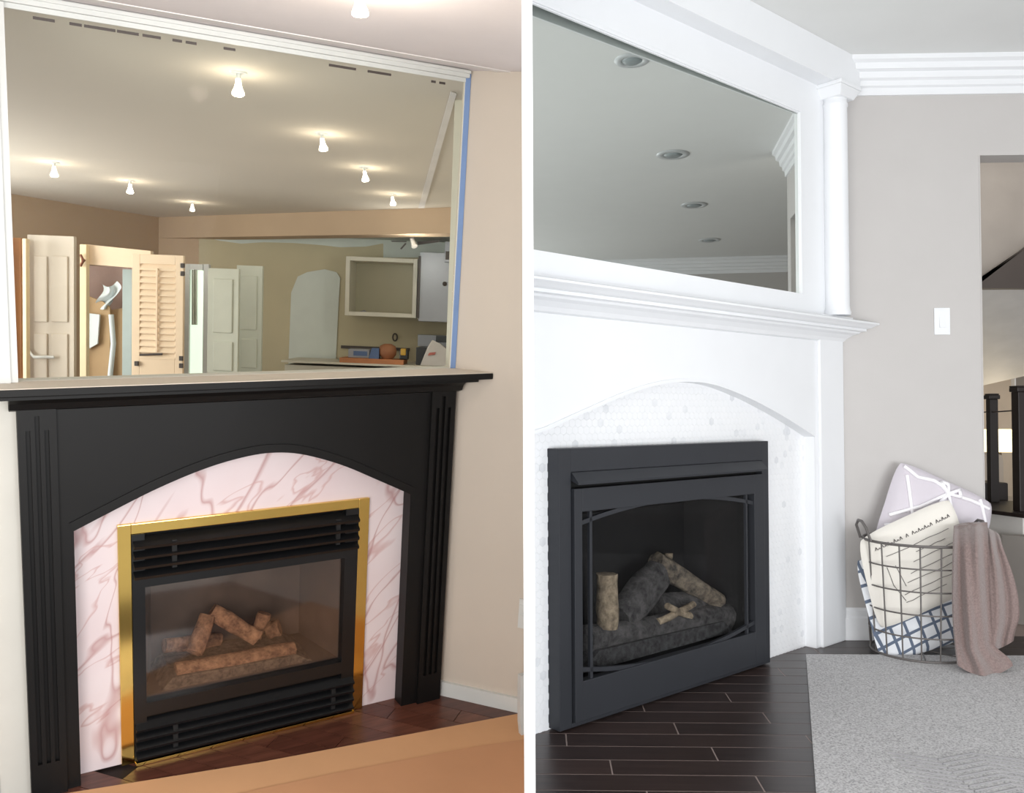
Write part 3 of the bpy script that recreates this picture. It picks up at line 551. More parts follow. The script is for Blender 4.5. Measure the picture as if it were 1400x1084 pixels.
P = [(572, 502), (583, 474), (589, 465), (600, 470), (612, 480), (616, 502)]; y = YC-.12; pp = [Vp(a, b, y) for a, b in P]; zz = zt
t = Thing('paper_bag', 'crumpled white bag with a red print on the mirrored worktop', 'bag', FV)
t.part('bag_body', MB().hexa([(p.x, y+.13, max(zz, p.z)) for p in pp], [(p.x, y+.30, max(zz, p.z-.01)) for p in pp]), 'bag', .01); q = Vp(590, 484, y+.13); t.part('print', MB().hexa([(q.x-.035, y+.122, q.z-.015), (q.x+.03, y+.122, q.z-.005), (q.x+.04, y+.122, q.z+.02), (q.x-.02, y+.122, q.z+.012)], [(q.x-.035, y+.128, q.z-.015), (q.x+.03, y+.128, q.z-.005), (q.x+.04, y+.128, q.z+.02), (q.x-.02, y+.128, q.z+.012)]), 'red'); t.done()
one('ring_hook', MB().tube([Vp(540+3*math.cos(k*.63), 461+5*math.sin(k*.63), KB-.03) for k in range(11)], .008, 6, False), 'espresso', 'small dark ring hook on the kitchen wall in the mirror', 'hook', FV)

# ================================================================ FINISHED ROOM (frames FF for the corner fireplace, FW for the room)
ZCR = 1.575; YG2 = 3.986
XPF = Fp(723, 542, 2.0).x; XL2 = XPF          # where the corner fireplace wall meets the partition
def xp(y): return Fp(723, 542, y).x
def cutleft(mb):                     # slide the open left end of a part along the partition
    for v in mb.v:
        if v.x < XL2+.003: v.x = xp(v.y)
    return mb
def fbox(x1, y0, y1, z0, z1): return cutleft(MB().box(XL2, x1, y0, y1, z0, z1))
plF = side_plane(F, False); plW = side_plane(W, False)
nF = W @ (F.transposed() @ Vector((0, 1, 0)))            # fireplace wall normal in the room frame
fire = (nF.x, nF.y, 2.03)
rows = [(i, 1.75+i*.105) for i in range(22)]
struct('floor', MB().prism(clip([(-.1, 1.7), (6.4, 1.7), (6.4, 7.6), (-.1, 7.6)], [plW, (nF.x, nF.y, 2.2)]), 'z', FLOOR-.05, FLOOR-.0008), 'sub', FW, pieces=[
    ('floor_plank', MB().prism(c, 'z', FLOOR-.0008, FLOOR), 'woodR', 0)
    for i, y in rows for j in range(9)
    for c in [clip([(x, yy) for x, yy in ((-1.35+j*.74+(i*.31) % .7, y), (-1.35+j*.74+.7355+(i*.31) % .7, y), (-1.35+j*.74+.7355+(i*.31) % .7, y+.1005), (-1.35+j*.74+(i*.31) % .7, y+.1005))], [plW, (nF.x, nF.y, 2.1)])] if len(c) > 2])
struct('ceiling', MB().prism(clip([(-.1, .3), (6.5, .3), (6.5, 7.6), (-.1, 7.6)], [plW, (nF.x, nF.y, 2.2)]), 'z', ZCR, ZCR+.05), 'ceilR', FW)
HX0, HX1, HZ = Wp(1343.5, 500, YG2).x, 2.6, Wp(1370, 212, YG2).z
struct('wall_back', MB().box(1.2, HX0, YG2, YG2+.12, FLOOR, ZCR).box(HX0, HX1, YG2, YG2+.12, HZ, ZCR).box(HX1, HX1+.1, YG2, YG2+.12, FLOOR, ZCR), 'grey', FW)
struct('wall_right', MB().box(6.35, 6.45, .3, 7.6, FLOOR, ZCR), 'grey', FW)
cp = [(0, 0), (-.085, 0), (-.085, -.02), (-.068, -.03), (-.064, -.055), (-.045, -.062), (-.042, -.088), (-.028, -.096), (-.026, -.118), (-.014, -.124), (-.012, -.155), (0, -.155)]
struct('trim_1', MB().prism([(YG2+a, ZCR+b) for a, b in cp], 'x', 1.26, HX1+.1), 'white', FW)
struct('trim_2', MB().prism([(6.35+a, ZCR+b) for a, b in cp], 'y', .3, 7.0), 'white', FW)
for m, (a, b) in enumerate(((1.33, HX0), (HX1, HX1+.1))):
    struct('baseboard_back', MB().prism([(YG2, FLOOR), (YG2-.016, FLOOR), (YG2-.016, FLOOR+.095), (YG2-.010, FLOOR+.104), (YG2-.010, FLOOR+.128), (YG2-.004, FLOOR+.14), (YG2, FLOOR+.14)], 'x', a, b), 'white', FW)
struct('trim_3', MB().box(HX0-.004, HX0+.001, YG2-.002, YG2+.12, FLOOR, HZ), 'grey', FW)
# recessed ceiling lights, seen in the new mirror
YAW = math.radians(1.0); nM = Vector((math.sin(YAW), math.cos(YAW), 0)); MXR, MYR = 3.365, 1.9995
cM = nM.x*MXR+nM.y*MYR
def reflected(px, py, z):
    r = F @ ray(px, py); X = r*(cM/nM.dot(r)); d = r-nM*(2*nM.dot(r)); return W @ (F.transposed() @ (X+d*((z-X.z)/d.z)))
for px, py, lab in ((864, 82, 'recessed ceiling light largest in the new mirror, at its top edge'), (920, 211, 'recessed ceiling light second from the top in the new mirror'), (949, 280, 'recessed ceiling light third down in the new mirror'), (970, 328, 'recessed ceiling light lowest and smallest in the new mirror')):
    q = reflected(px, py, ZCR); s = 1.0 if py < 100 else 1.25
    t = Thing('recessed_light', lab, 'ceiling lamp', FW, 'recessed lights in the new mirror')
    t.part('trim_ring', MB().lathe([(.045*s, -.002), (.05*s, -.008), (.075*s, -.007), (.08*s, -.001)], (q.x, q.y, ZCR), 28), 'pot'); t.part('lens', MB().lathe([(.004, -.012), (.03*s, -.014), (.046*s, -.004), (.046*s, -.001)], (q.x, q.y, ZCR), 24), 'potin'); t.done()

# ---- white mantel (frame FF)
YM = 2.05
arcR = [(1.70, -.105), (1.845, -.061), (2.062, .008), (2.263, .069), (2.421, .104), (2.569, .12), (2.726, .117), (2.893, .088), (3.084, .038), (3.281, -.025), (3.47, -.094)]
arcR = [p for p in smooth(arcR) if p[0] > XL2+.005]
arcR[0] = (XL2+.001, arcR[0][1])
t = Thing('white_mantel', 'white painted mantel with an arched opening and moulded shelf in the corner', 'mantel', FF)
t.part('front_panel', cutleft(MB().prism([(XL2, .345), (3.69, .345), (3.69, FLOOR), (3.47, FLOOR)]+arcR[::-1]+[], 'y', 2.0, 2.06)), 'white')
t.part('pilaster', MB().box(3.50, 3.695, 1.985, 2.0, FLOOR, .325), 'white', .003)
t.part('arch_trim', cutleft(MB().prism(strip(arcR, .012), 'y', 1.994, 2.0)), 'white')
sp = [(2.0, .318), (1.985, .322), (1.975, .335), (1.955, .35), (1.935, .357), (1.93, .364), (1.912, .367), (1.912, .377), (1.897, .38), (1.885, .388), (1.87, .395), (1.87, .402), (1.90, .410), (1.955, .421), (1.955, .428), (2.06, .428), (2.06, .318)]
def sweep(prof, x0, x1, ret):      # shelf profile with a mitred return at the right end
    m = MB(); n = len(prof); yb_ = 2.06
    a = [(xp(y), y, z) for y, z in prof]; b = [(x1+(2.0-y)*ret if y < 2.0 else x1, y, z) for y, z in prof]
    return m.hexa(a, b)
t.part('shelf_moulding', sweep(sp, xp(1.9)+.0, 3.69, .85), 'white')
t.part('mirror_frame_bottom', fbox(3.62, 1.99, 1.998, .428, .508), 'white')
t.part('mirror_frame_side', MB().box(3.368, 3.62, 1.99, 2.01, .508, 1.43), 'white'); t.part('mirror_frame_bead', MB().box(3.36, 3.372, 1.985, 2.0, .508, 1.272), 'white', .002)
t.part('mirror_frame_top', fbox(3.368, 1.99, 1.998, 1.268, 1.43), 'white'); t.part('mirror_frame_bead', fbox(3.372, 1.984, 1.992, 1.272, 1.286), 'white', .002)
t.part('backing', cutleft(MB().box(XL2, 3.62, 2.06, 2.08, .42, 1.5).box(3.37, 3.70, 2.01, 2.07, .42, 1.42).box(XL2, 3.37, 2.01, 2.07, .43, .45)), 'white')
soff = [(xp(1.912), 1.912), (3.735, 1.912), (3.66, 2.08), (xp(2.08), 2.08)]
t.part('cornice', MB().prism(soff, 'z', 1.422, ZCR), 'white', .002)
cc = (3.592, 1.955)
t.part('column', MB().lathe([(.055, .428), (.057, .44), (.054, .45), (.0515, .47), (.050, 1.33), (.053, 1.335), (.053, 1.345), (.050, 1.35), (.050, 1.37)], (*cc, 0), 36), 'white')
t.part('capital', MB().hexa([(cc[0]-.055, cc[1]-.055, 1.365), (cc[0]+.06, cc[1]-.055, 1.365), (cc[0]+.06, cc[1]+.05, 1.365), (cc[0]-.055, cc[1]+.05, 1.365)], [(cc[0]-.085, cc[1]-.075, 1.405), (cc[0]+.085, cc[1]-.075, 1.405), (cc[0]+.085, cc[1]+.05, 1.405), (cc[0]-.085, cc[1]+.05, 1.405)]).box(cc[0]-.088, cc[0]+.088, cc[1]-.078, cc[1]+.05, 1.405, 1.422), 'white', .004)
t.part('pier', MB().prism([(3.62, 1.99), (3.665, 1.99), (3.70, 2.02), (3.66, 2.06), (3.62, 2.06)], 'z', .428, 1.43), 'white'); t.done()
# new mirror: set into the frame at a slight angle
def my(x): return (cM-nM.x*x)/nM.y
t = Thing('framed_mirror', 'new clear mirror set in the white frame above the moulded shelf', 'mirror', FF)
xa_, xb_ = xp(2.03)+.002, 3.366
t.part('mirror_glass', MB().hexa([(xa_, my(xa_), .47), (xb_, my(xb_), .47), (xb_, my(xb_), 1.40), (xa_, my(xa_), 1.40)], [(xa_, my(xa_)+.005, .47), (xb_, my(xb_)+.005, .47), (xb_, my(xb_)+.005, 1.40), (xa_, my(xa_)+.005, 1.40)]), 'mirror'); t.done()
# hexagon mosaic surround
t = Thing('mosaic_surround', 'white hexagon marble mosaic around the charcoal insert', 'fireplace surround', FF)
JX0, JX1, JZ1 = 1.95, 3.12, -.104
reg = [(XL2, FLOOR), (XL2, .13), (3.49, .13), (3.49, FLOOR)]
t.part('backing', cutleft(MB().box(XL2, JX0+.02, YM+.001, YM+.02, FLOOR, .13)).box(JX1-.02, 3.49, YM+.001, YM+.02, FLOOR, .13).box(JX0+.02, JX1-.02, YM+.001, YM+.02, JZ1-.02, .13), 'white')
hx = MB(); R0 = .0155; tones = []
dx = R0*math.sqrt(3); row = 0; z = FLOOR+.012
while z < .13:
    x = xp(YM)+.016+(dx/2 if row % 2 else 0)
    while x < 3.49:
        if not (JX0-.004 < x < JX1+.004 and z < JZ1+.004):
            pts = [(x+R0*.985*math.cos(PI/6+k*PI/3), z+R0*.985*math.sin(PI/6+k*PI/3)) for k in range(6)]
            if not (JX0 < x < JX1 and z < JZ1):
                o = len(hx.v); hx.add([(a, YM-.001, b) for a, b in pts]+[(a, YM+.001, b) for a, b in pts], [list(range(6))]+[(k, (k+1) % 6, 6+(k+1) % 6, 6+k) for k in range(6)])
                r_ = random.random(); tones += [random.uniform(.22, .42) if r_ > .94 else random.uniform(0, .12)]*12
        x += dx
    z += R0*1.5; row += 1
dm = t.part('hexagon_tile', hx, 'tile', kind='stuff'); troot = t.done()
for o in troot.children:
    if o.name.startswith('hexagon_tile'):
        at_ = o.data.attributes.new('tone', 'FLOAT', 'POINT')
        for i, v_ in enumerate(tones[:len(o.data.vertices)]): at_.data[i].value = v_
# charcoal insert
t = Thing('gas_fireplace_insert', 'charcoal metal gas insert with arched corner bars and glass', 'fireplace', FF)
y0 = 2.0; OX0, OX1, OZ0, OZ1 = JX0, JX1, FLOOR+.006, JZ1
t.part('outer_frame', MB().box(OX0, OX0+.055, y0, YM+.02, OZ0, OZ1).box(OX1-.045, OX1, y0, YM+.02, OZ0, OZ1).box(OX0+.055, OX1-.045, y0, YM+.02, OZ1-.075, OZ1).box(OX0+.055, OX1-.045, y0, YM+.02, OZ0, OZ0+.014), 'charcoal', .002)
sl = -.224
t.part('hood', MB().prism([(y0+.002, OZ1-.076), (y0+.04, OZ1-.076), (y0+.04, sl+.03), (y0-.03, sl+.005), (y0-.03, sl+.012)], 'x', OX0+.058, OX1-.048), 'charcoal')
t.part('vent_slot', MB().box(OX0+.055, OX1-.045, y0+.03, y0+.05, sl-.03, sl+.03), 'chard')
KX0, KX1, KZ0, KZ1 = 2.043, 3.003, -.843, -.307
DX0, DX1, DZ0, DZ1 = OX0+.058, OX1-.048, OZ0+.016, sl-.008
door = t.part('door', MB().box(DX0, KX0, y0-.012, y0+.02, DZ0, DZ1).box(KX1, DX1, y0-.012, y0+.02, DZ0, DZ1).box(KX0, KX1, y0-.012, y0+.02, KZ1, DZ1).box(KX0, KX1, y0-.012, y0+.02, DZ0, KZ0), 'charcoal', .002)
bx = .045
for x in (KX0+bx, KX1-bx): t.sub(door, 'bar', box(x-.006, x+.006, y0-.006, y0+.004, KZ0, KZ1), 'charcoal')
def arcs(zs, sgn):
    pts = [(KX0+(KX1-KX0)*k/24, zs+sgn*.047*(1-(2*k/24-1)**2)) for k in range(25)]; return pts
for zs, sgn in ((KZ1-.043, 1), (KZ0+.043, -1)):
    p = arcs(zs, sgn); q = [(a, b+sgn*.014) for a, b in p]; t.sub(door, 'arched_bar', MB().prism(p+q[::-1], 'y', y0-.006, y0+.006), 'charcoal')
t.part('firebox', MB().add([(KX0-.01, y0+.019, KZ0-.01), (KX1+.01, y0+.019, KZ0-.01), (KX1+.01, y0+.019, KZ1+.01), (KX0-.01, y0+.019, KZ1+.01), (KX0+.12, y0+.27, KZ0), (KX1-.08, y0+.27, KZ0), (KX1-.08, y0+.27, KZ1-.05), (KX0+.12, y0+.27, KZ1-.05)], [(0, 1, 5, 4), (1, 2, 6, 5), (2, 3, 7, 6), (3, 0, 4, 7), (4, 5, 6, 7)]), 'fbox')
t.part('glass_front', box(KX0-.002, KX1+.002, y0+.014, y0+.018, KZ0-.002, KZ1+.002), 'glass')
a_, b_ = Fp(1000, 700, y0+.1), Fp(1004, 790, y0+.1); t.part('pilot_tube', MB().tube([a_, Fp(1006, 740, y0+.1), b_], .006, 8), 'wire')
t.done()
g = 'logs in the new firebox'
one('ember_bed', MB().prism([(KX0+.06, KZ0), (KX1-.06, KZ0), (KX1-.12, KZ0+.05), (KX0+.14, KZ0+.06)], 'y', y0+.05, y0+.23), 'ashR', 'dark glittering ember bed in the new firebox', 'ember bed', FF)
log('fire_log', Fp(829, 784, y0+.08), Fp(829, 858, y0+.08), .036, 'logT', FF, 'upright tan split log at the left of the new firebox', g)
log('fire_log', Fp(797, 877, y0+.11), Fp(992, 844, y0+.11), .052, 'logD', FF, 'long charred log across the front of the new firebox', g)
log('fire_log', Fp(846, 846, y0+.13), Fp(896, 786, y0+.17), .062, 'logD', FF, 'thick charred log rising to the middle of the new firebox', g)
log('fire_log', Fp(895, 766, y0+.17), Fp(980, 822, y0+.11), .04, 'logG', FF, 'tan and black log sloping down to the right in the new firebox', g)
log('fire_log', Fp(895, 832, y0+.16), Fp(966, 830, y0+.15), .06, 'logD', FF, 'short charred log behind the fork in the new firebox', g)
log('fire_log', Fp(912, 782, y0+.21), Fp(914, 756, y0+.21), .018, 'logT', FF, 'thin stick standing at the top of the new log pile', g, 8)
t = Thing('fire_log', 'pale forked twig log in front of the charred logs', 'log', FF, g)
for a, b in (((900, 850), (928, 836)), ((912, 828), (944, 842)), ((928, 836), (948, 826))): t.part('twig', MB().tube([Fp(*a, y0+.07), Fp((a[0]+b[0])/2, (a[1]+b[1])/2+1, y0+.065), Fp(*b, y0+.07)], .013, 8, jitter=.15), 'logT')
t.done()
# light switch
a, b = Wp(1276.5, 421, YG2), Wp(1298.5, 457.5, YG2)
t = Thing('light_switch', 'white rocker light switch plate on the grey wall', 'switch', FW)
t.part('plate', box(a.x, b.x, YG2-.006, YG2, b.z, a.z), 'white', .002); xm, zm = (a.x+b.x)/2, (a.z+b.z)/2; t.part('rocker', MB().prism([(YG2-.006, zm-.028), (YG2-.013, zm-.028), (YG2-.009, zm), (YG2-.006, zm+.028)], 'x', xm-.013, xm+.013), 'white'); t.done()

# ---- rug
RT = FLOOR+.014
p0, p1 = Wz(1102, 894, RT), Wz(1116, 1084, RT); dr = (p1-p0); p2 = p0+dr*1.5
rug = [(p0.x, p0.y), (p2.x, p2.y), (3.6, p2.y), (3.6, p0.y-.02)]
t = Thing('area_rug', 'pale grey woven rug with a raised chevron pattern at its front', 'rug', FW)
t.part('rug_body', MB().prism(rug, 'z', FLOOR+.001, RT), 'rug')
rl = MB()
for k in range(16):
    for sgn in (1, -1):
        for xs in range(7):
            cx_ = 1.0+xs*.24; yy = 2.62-k*.03
            a, b = (cx_, yy), (cx_+.12*1, yy-sgn*.05+(.05 if sgn < 0 else 0)-0)
            a = (cx_ if sgn > 0 else cx_+.12, yy if sgn > 0 else yy-.05); b = (a[0]+.12, a[1]-.05*sgn)
            rl.tube([(a[0], a[1], RT), (b[0], b[1], RT)], .004, 5, False)
t.part('raised_chevrons', rl, 'rugline', kind='stuff'); t.done()

# ---- wire basket and what is in it
BC = Wp(1259, 800, 3.75); bx0, by0 = BC.x, 3.75; bz0 = RT+.004; rimz = Wp(1250, 748, 3.75-.22).z; rb, rt = .197, .222
def rad(z): return rb+(rt-rb)*(z-bz0)/(rimz-bz0)
t = Thing('wire_basket', 'round grey wire basket holding cushions beside the white mantel', 'basket', FW)
t.part('rim', MB().ringtube((bx0, by0, rimz), rt, .006, 48), 'wire'); t.part('base_ring', MB().ringtube((bx0, by0, bz0), rb, .005, 48), 'wire')
for k in range(1, 5): z = bz0+(rimz-bz0)*k/5; t.part('hoop', MB().ringtube((bx0, by0, z), rad(z), .0033, 44, 6), 'wire')
for k in range(18): a = 2*PI*(k+.35)/18; t.part('upright_wire', MB().tube([(bx0+rb*math.cos(a), by0+rb*math.sin(a), bz0), (bx0+rt*math.cos(a), by0+rt*math.sin(a), rimz)], .0033, 6), 'wire')
for k in range(3): a = PI*k/3+.2; t.part('base_wire', MB().tube([(bx0+rb*math.cos(a), by0+rb*math.sin(a), bz0), (bx0-rb*math.cos(a), by0-rb*math.sin(a), bz0)], .0025, 5), 'wire')
for sx in (-1, 1): t.part('handle', MB().tube([(bx0+sx*(rt+.002), by0-.06, rimz), (bx0+sx*(rt+.02), by0-.055, rimz+.055), (bx0+sx*(rt+.024), by0-.02, rimz+.078), (bx0+sx*(rt+.024), by0+.02, rimz+.078), (bx0+sx*(rt+.02), by0+.055, rimz+.055), (bx0+sx*(rt+.002), by0+.06, rimz)], .006, 7), 'wire')
t.done()
def cushion(tl, tr, br, bl, th, n=22, pinch=.05):
    tl, tr, br, bl = map(Vector, (tl, tr, br, bl)); nrm = (tr-tl).cross(bl-tl).normalized()
    def P(u, v, s):
        a, b = 2*u-1, 2*v-1; rr_ = 1-.10*(abs(a)*abs(b))**3; a, b = a*rr_, b*rr_; uu = .5+.5*a*(1-pinch*(1-b*b)); vv = .5+.5*b*(1-pinch*(1-a*a))
        p = tl.lerp(tr, uu).lerp(bl.lerp(br, uu), vv); h = max(0, (1-(2*u-1)**2)*(1-(2*v-1)**2))**.42
        return p+nrm*(s*th*h)
    m = MB(); m.grid(lambda u, v: P(u, v, 1), n, n); m.grid(lambda u, v: P(u, v, -1), n, n); return m, P
def strokes(P, s, lines, r, off=.003):
    m = MB()
    for ln in lines:
        pts = []
        for k in range(len(ln)-1):
            for q in range(5): pts.append((ln[k][0]+(ln[k+1][0]-ln[k][0])*q/5, ln[k][1]+(ln[k+1][1]-ln[k][1])*q/5))
        pts.append(ln[-1]); d = (P(.5, .5, s)-P(.5, .5, -s)).normalized()
        m.tube([P(u, v, s)+d*off for u, v in pts], r, 5)
    return m
# ribbon cushion
c4 = (Wp(1226, 623, 3.91), Wp(1364, 686, 3.90), Wp(1338, 800, 3.85), Wp(1186, 748, 3.86))
mb, P = cushion(*c4, .055); sd = 1 if P(.5, .5, 1).y < P(.5, .5, -1).y else -1
t = Thing('cushion', 'pale lilac cushion tied with white ribbons standing at the back of the basket', 'cushion', FW)
t.part('cover', mb, 'blush')
rb_ = [[(.05, .05), (.2, .12), (.36, .08)], [(.05, .62), (.28, .42), (.5, .16)], [(.04, .74), (.2, .66), (.36, .6)], [(.1, .15), (.2, .45), (.34, .8)], [(.08, .88), (.22, .68), (.4, .38)], [(.5, .16), (.72, .12), (.93, .12)], [(.82, .06), (.88, .22), (.93, .34)], [(.36, .08), (.44, .1), (.5, .16)]]
for ln in rb_: t.part('ribbon', strokes(P, sd, [ln], .0085), 'ribbon')
t.part('bow', strokes(P, sd, [[(.5, .16), (.42, .06), (.49, .05), (.5, .16)], [(.5, .16), (.6, .06), (.62, .14), (.5, .16)], [(.5, .16), (.44, .30)], [(.5, .16), (.55, .30)]], .008, .008), 'ribbon'); t.done()
# lattice cushion
c4 = (Wp(1162, 758, 3.83), Wp(1322, 765, 3.84), Wp(1332, 872, 3.74), Wp(1203, 916, 3.68))
mb, P = cushion(*c4, .04); t = Thing('cushion', 'white cushion with a navy lattice print low in the wire basket', 'cushion', FW); t.part('cover', mb, 'lattice'); t.done()
# script cushion
c4 = (Wp(1168, 736, 3.77), Wp(1302, 674, 3.77), Wp(1340, 804, 3.68), Wp(1200, 868, 3.70))
mb, P = cushion(*c4, .04, pinch=.03); sd = 1 if P(.5, .5, 1).y < P(.5, .5, -1).y else -1
t = Thing('cushion', 'off-white cushion printed with lines of grey script at the front of the basket', 'cushion', FW); t.part('cover', mb, 'linen')
hd = [[(.14+k*.031, .2), (.15+k*.031, .165+.02*(k % 2)), (.163+k*.031, .2)] for k in range(25) if k not in (9, 11, 19)]
t.part('printed_heading', strokes(P, sd, hd, .0016), 'ink')
ls = []
for v, u0, u1 in ((.30, .22, .86), (.38, .5, .8), (.46, .45, .9), (.56, .4, .85), (.64, .35, .9), (.74, .3, .85), (.82, .3, .7)):
    ls.append([(u0+(u1-u0)*q/6, v+random.uniform(-.006, .006)) for q in range(7)])
ls += [[(.2, .4), (.22, .6)], [(.28, .42), (.33, .66)], [(.22, .6), (.3, .8)]]
t.part('printed_lines', strokes(P, sd, ls, .0012), 'ink'); t.done()
# throw
def sst(a, b, x): x = min(1, max(0, (x-a)/(b-a))); return x*x*(3-2*x)
def over(v):                        # how a hanging edge bends back over the rim: extra depth, lift in pixels
    return .15*(1-sst(0, .16, v)), -7*math.exp(-((v-.07)/.05)**2)
def throw_front(u, v):
    dz, dp = over(v); pxl = 1306+v*5-5*math.sin(v*3); pxr = 1350+9*v+26*sst(.8, 1, v); px = pxl+(pxr-pxl)*u
    py = 720+dp+v*(204-14*(2*u-1)**2*sst(.6, 1, v))-5*(1-v)*u
    return Wp(px, py, 3.475+dz-.055*sst(.75, 1, v)+.022*math.sin(u*7.5+v*1.4)+.010*math.sin(u*17-v*3))
def throw_back(u, v):
    dz, dp = over(v); pxl = 1338; pxr = 1362+32*math.sin(min(1, v*1.3)*PI*.5)-8*sst(.75, 1, v); px = pxl+(pxr-pxl)*u
    py = 716+dp+v*(176-16*u*u)+12*u*(1-v)
    return Wp(px, py, 3.55+dz-.04*v+.022*math.sin(u*8+1+v)+.009*math.sin(u*19+2*v))
def closed(fn, th, nu, nv):
    m = MB(); m.grid(fn, nu, nv); m.grid(lambda u, v: fn(u, v)+Vector((.0, th*(.25+.75*math.sin(PI*min(1, max(0, u)))), 0)), nu, nv)
    for e in (lambda a: (a, 0.0), lambda a: (a, 1.0)):
        m.grid(lambda u, v: fn(*e(u))+Vector((0, th*(.25+.75*math.sin(PI*u)), 0))*v, nu, 1)
    for e in (0.0, 1.0): m.grid(lambda u, v: fn(e, u)+Vector((0, th*.25, 0))*v, nv, 1)
    return m
t = Thing('throw_blanket', 'mauve plush throw hanging over the basket rim down to the rug', 'blanket', FW)
t.part('front_fold', closed(throw_front, .05, 40, 40), 'throw'); t.part('back_fold', closed(throw_back, .06, 36, 30), 'throw')
t.done()

# ---------------------------------------------------------------- hall behind the opening
struct('wall_hall', MB().box(1.6, 6.35, 7.0, 7.1, FLOOR, ZCR), 'sofa', FW)
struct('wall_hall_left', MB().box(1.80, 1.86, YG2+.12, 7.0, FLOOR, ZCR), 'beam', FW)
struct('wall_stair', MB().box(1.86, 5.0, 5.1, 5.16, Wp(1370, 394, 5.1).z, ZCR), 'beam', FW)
z5 = Wp(1370, 394, 5.16).z; z7 = Wp(1345, 463, 6.98).z; z7b = Wp(1400, 438, 6.98).z; xa2, xb2 = Wp(1345, 463, 6.98).x, Wp(1400, 440, 6.98).x
sl_ = (z7b-z7)/(xb2-xa2)
struct('ceiling_stair_soffit', MB().hexa([(1.86, 5.16, z5), (5, 5.16, z5), (5, 6.99, z7+sl_*(5-xa2)), (1.86, 6.99, z7+sl_*(1.86-xa2))], [(1.86, 5.16, z5+.05), (5, 5.16, z5+.05), (5, 6.99, z7+sl_*(5-xa2)+.05), (1.86, 6.99, z7+sl_*(1.86-xa2)+.05)]), 'stairw', FW)
P = [Wp(a, b, 5.04) for a, b in ((1322, 401), (1343, 384), (1400, 341), (1450, 303), (1450, 394), (1322, 394))]
one('stair_stringer', MB().prism([(p.x, p.z) for p in P], 'y', 5.04, 5.095), 'espresso', 'dark brown triangular stair side under the sloping wall in the hall', 'staircase', FW)
# landing
LZ = Wp(1396, 700, 4.42).z
t = Thing('stair_landing', 'white low landing step with a dark nosing in the hall', 'step', FW)
yf = 4.36; lx0 = Wp(1352, 710, yf).x
t.part('riser', MB().prism([(lx0+.04, yf+.35), (lx0+.16, yf), (3.6, yf), (3.6, 5.0), (lx0+.04, 5.0)], 'z', FLOOR, LZ-.02), 'stairw')
t.part('tread', MB().prism([(lx0+.02, yf+.35), (lx0+.15, yf-.03), (3.6, yf-.03), (3.6, 5.0), (lx0+.02, 5.0)], 'z', LZ-.02, LZ), 'dark', .004)
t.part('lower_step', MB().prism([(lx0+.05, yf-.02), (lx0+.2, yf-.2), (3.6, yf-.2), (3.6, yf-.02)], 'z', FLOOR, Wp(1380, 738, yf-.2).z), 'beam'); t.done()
def newel(px0, px1, top, y, label, capw):
    a, b = Wp(px0, 600, y), Wp(px1, 600, y); zt_ = Wp((px0+px1)/2, top, y).z; w = b.x-a.x; cx_ = (a.x+b.x)/2
    t = Thing('newel_post', label, 'post', FW, 'newel posts in the hall')
    t.part('shaft', box(a.x, b.x, y, y+w, LZ, zt_-.03), 'dark', .004); t.part('cap', MB().box(cx_-w*capw, cx_+w*capw, y-w*(capw-.5), y+w*(capw+.5), zt_-.03, zt_-.008).box(cx_-w*.6, cx_+w*.6, y-.1*w, y+w*1.1, zt_-.008, zt_), 'dark', .004); t.done()
    return Vector((cx_, y+w/2, zt_))
n1 = newel(1354, 1365.5, 538, 4.9, 'slim dark newel post left of the other in the hall', .68); n2 = newel(1393, 1412, 527, 4.42, 'thick dark newel post at the right edge of the photo', .6)
one('rail_cable', MB().tube([Vector((1.9, 4.95, n1.z-.10)), n1-Vector((0, 0, .10)), n2-Vector((0, 0, .12))], .004, 6), 'espresso', 'thin cable rail strung between the newel posts', 'railing', FW)
point('hall_fill', FW, (2.5, 4.5, 1.3), 8, (1, .94, .87), .08)  # lamp without a fixture, added to brighten the closed hall
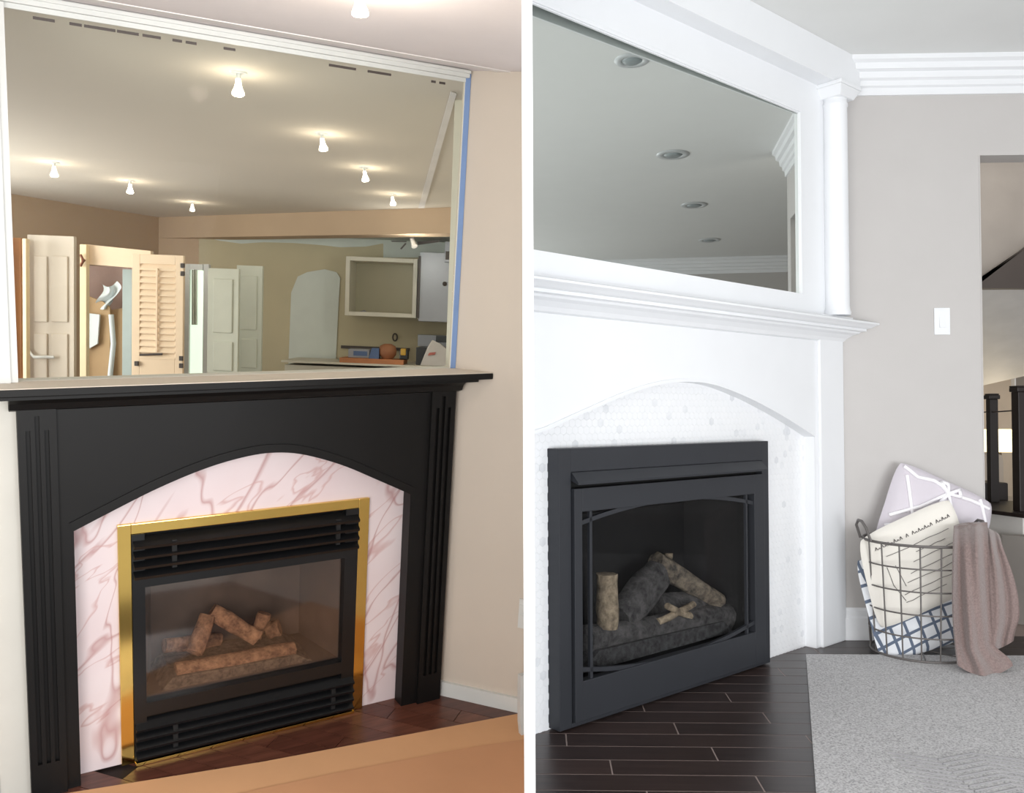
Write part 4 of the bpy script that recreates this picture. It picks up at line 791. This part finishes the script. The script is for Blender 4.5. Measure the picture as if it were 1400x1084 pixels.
# lamp, seat and bench behind
q = Wp(1366, 602, 6.2); hh = (Wp(1366, 587, 6.2)-Wp(1366, 617, 6.2)).length
t = Thing('table_lamp', 'lit table lamp with a cream drum shade behind the newel post', 'lamp', FW)
t.part('shade', MB().lathe([(.15, -hh/2), (.115, hh/2)], (q.x, q.y, q.z), 28), 'shade'); t.part('stem', MB().tube([(q.x, q.y, q.z-hh/2), (q.x, q.y, q.z-.45)], .015, 8), 'espresso'); t.part('base', MB().lathe([(.09, -.50), (.09, -.47), (.03, -.44)], (q.x, q.y, q.z), 20), 'espresso'); t.done()
point('lamp_light', FW, (q.x+.22, q.y+.3, q.z+.1), 2.2, (1, .84, .62), .08)
a = vz = Wp(1366, 660, 6.2)
one('side_table', MB().box(q.x-.25, q.x+.25, q.y-.2, q.y+.2, q.z-.54, q.z-.50).box(q.x-.23, q.x-.19, q.y-.18, q.y+.18, FLOOR, q.z-.54).box(q.x+.19, q.x+.23, q.y-.18, q.y+.18, FLOOR, q.z-.54), 'dark', 'dark side table under the lit lamp', 'table', FW)
a, b = Wp(1320, 620, 5.75), Wp(1375, 662, 5.75)
t = Thing('armchair', 'beige upholstered chair back below the lit lamp', 'chair', FW)
t.part('backrest', box(a.x, b.x, 5.75, 5.9, b.z-.25, a.z), 'sofa', .04); t.part('seat', box(a.x, b.x, 5.35, 5.75, FLOOR+.2, FLOOR+.48), 'sofa', .03)
for x in (a.x+.03, b.x-.03): t.part('leg', box(x-.02, x+.02, 5.4, 5.44, FLOOR, FLOOR+.2), 'dark'); t.part('leg', box(x-.02, x+.02, 5.8, 5.84, FLOOR, b.z-.25), 'dark')
t.done()
a, b = Wp(1320, 660, 5.1), Wp(1379, 676, 5.1)
t = Thing('hall_bench', 'dark low bench behind the newel post in the hall', 'bench', FW)
t.part('bench_top', box(a.x, b.x, 5.1, 5.3, b.z-.04, a.z), 'dark', .01)
for x in (a.x+.03, b.x-.03): t.part('leg', box(x-.02, x+.02, 5.12, 5.28, FLOOR, b.z-.04), 'dark')
t.done()
a, b = Wp(1391, 473, 6.9), Wp(1396, 660, 6.9)
struct('door_1', MB().box(a.x, b.x, 6.95, 7.0, FLOOR, a.z).box(a.x, a.x+.9, 6.95, 7.0, a.z-.04, a.z), 'white', FW, pieces=[('door_leaf', box(b.x, a.x+.85, 6.985, 7.0, FLOOR, a.z-.04), 'beam', 0)])
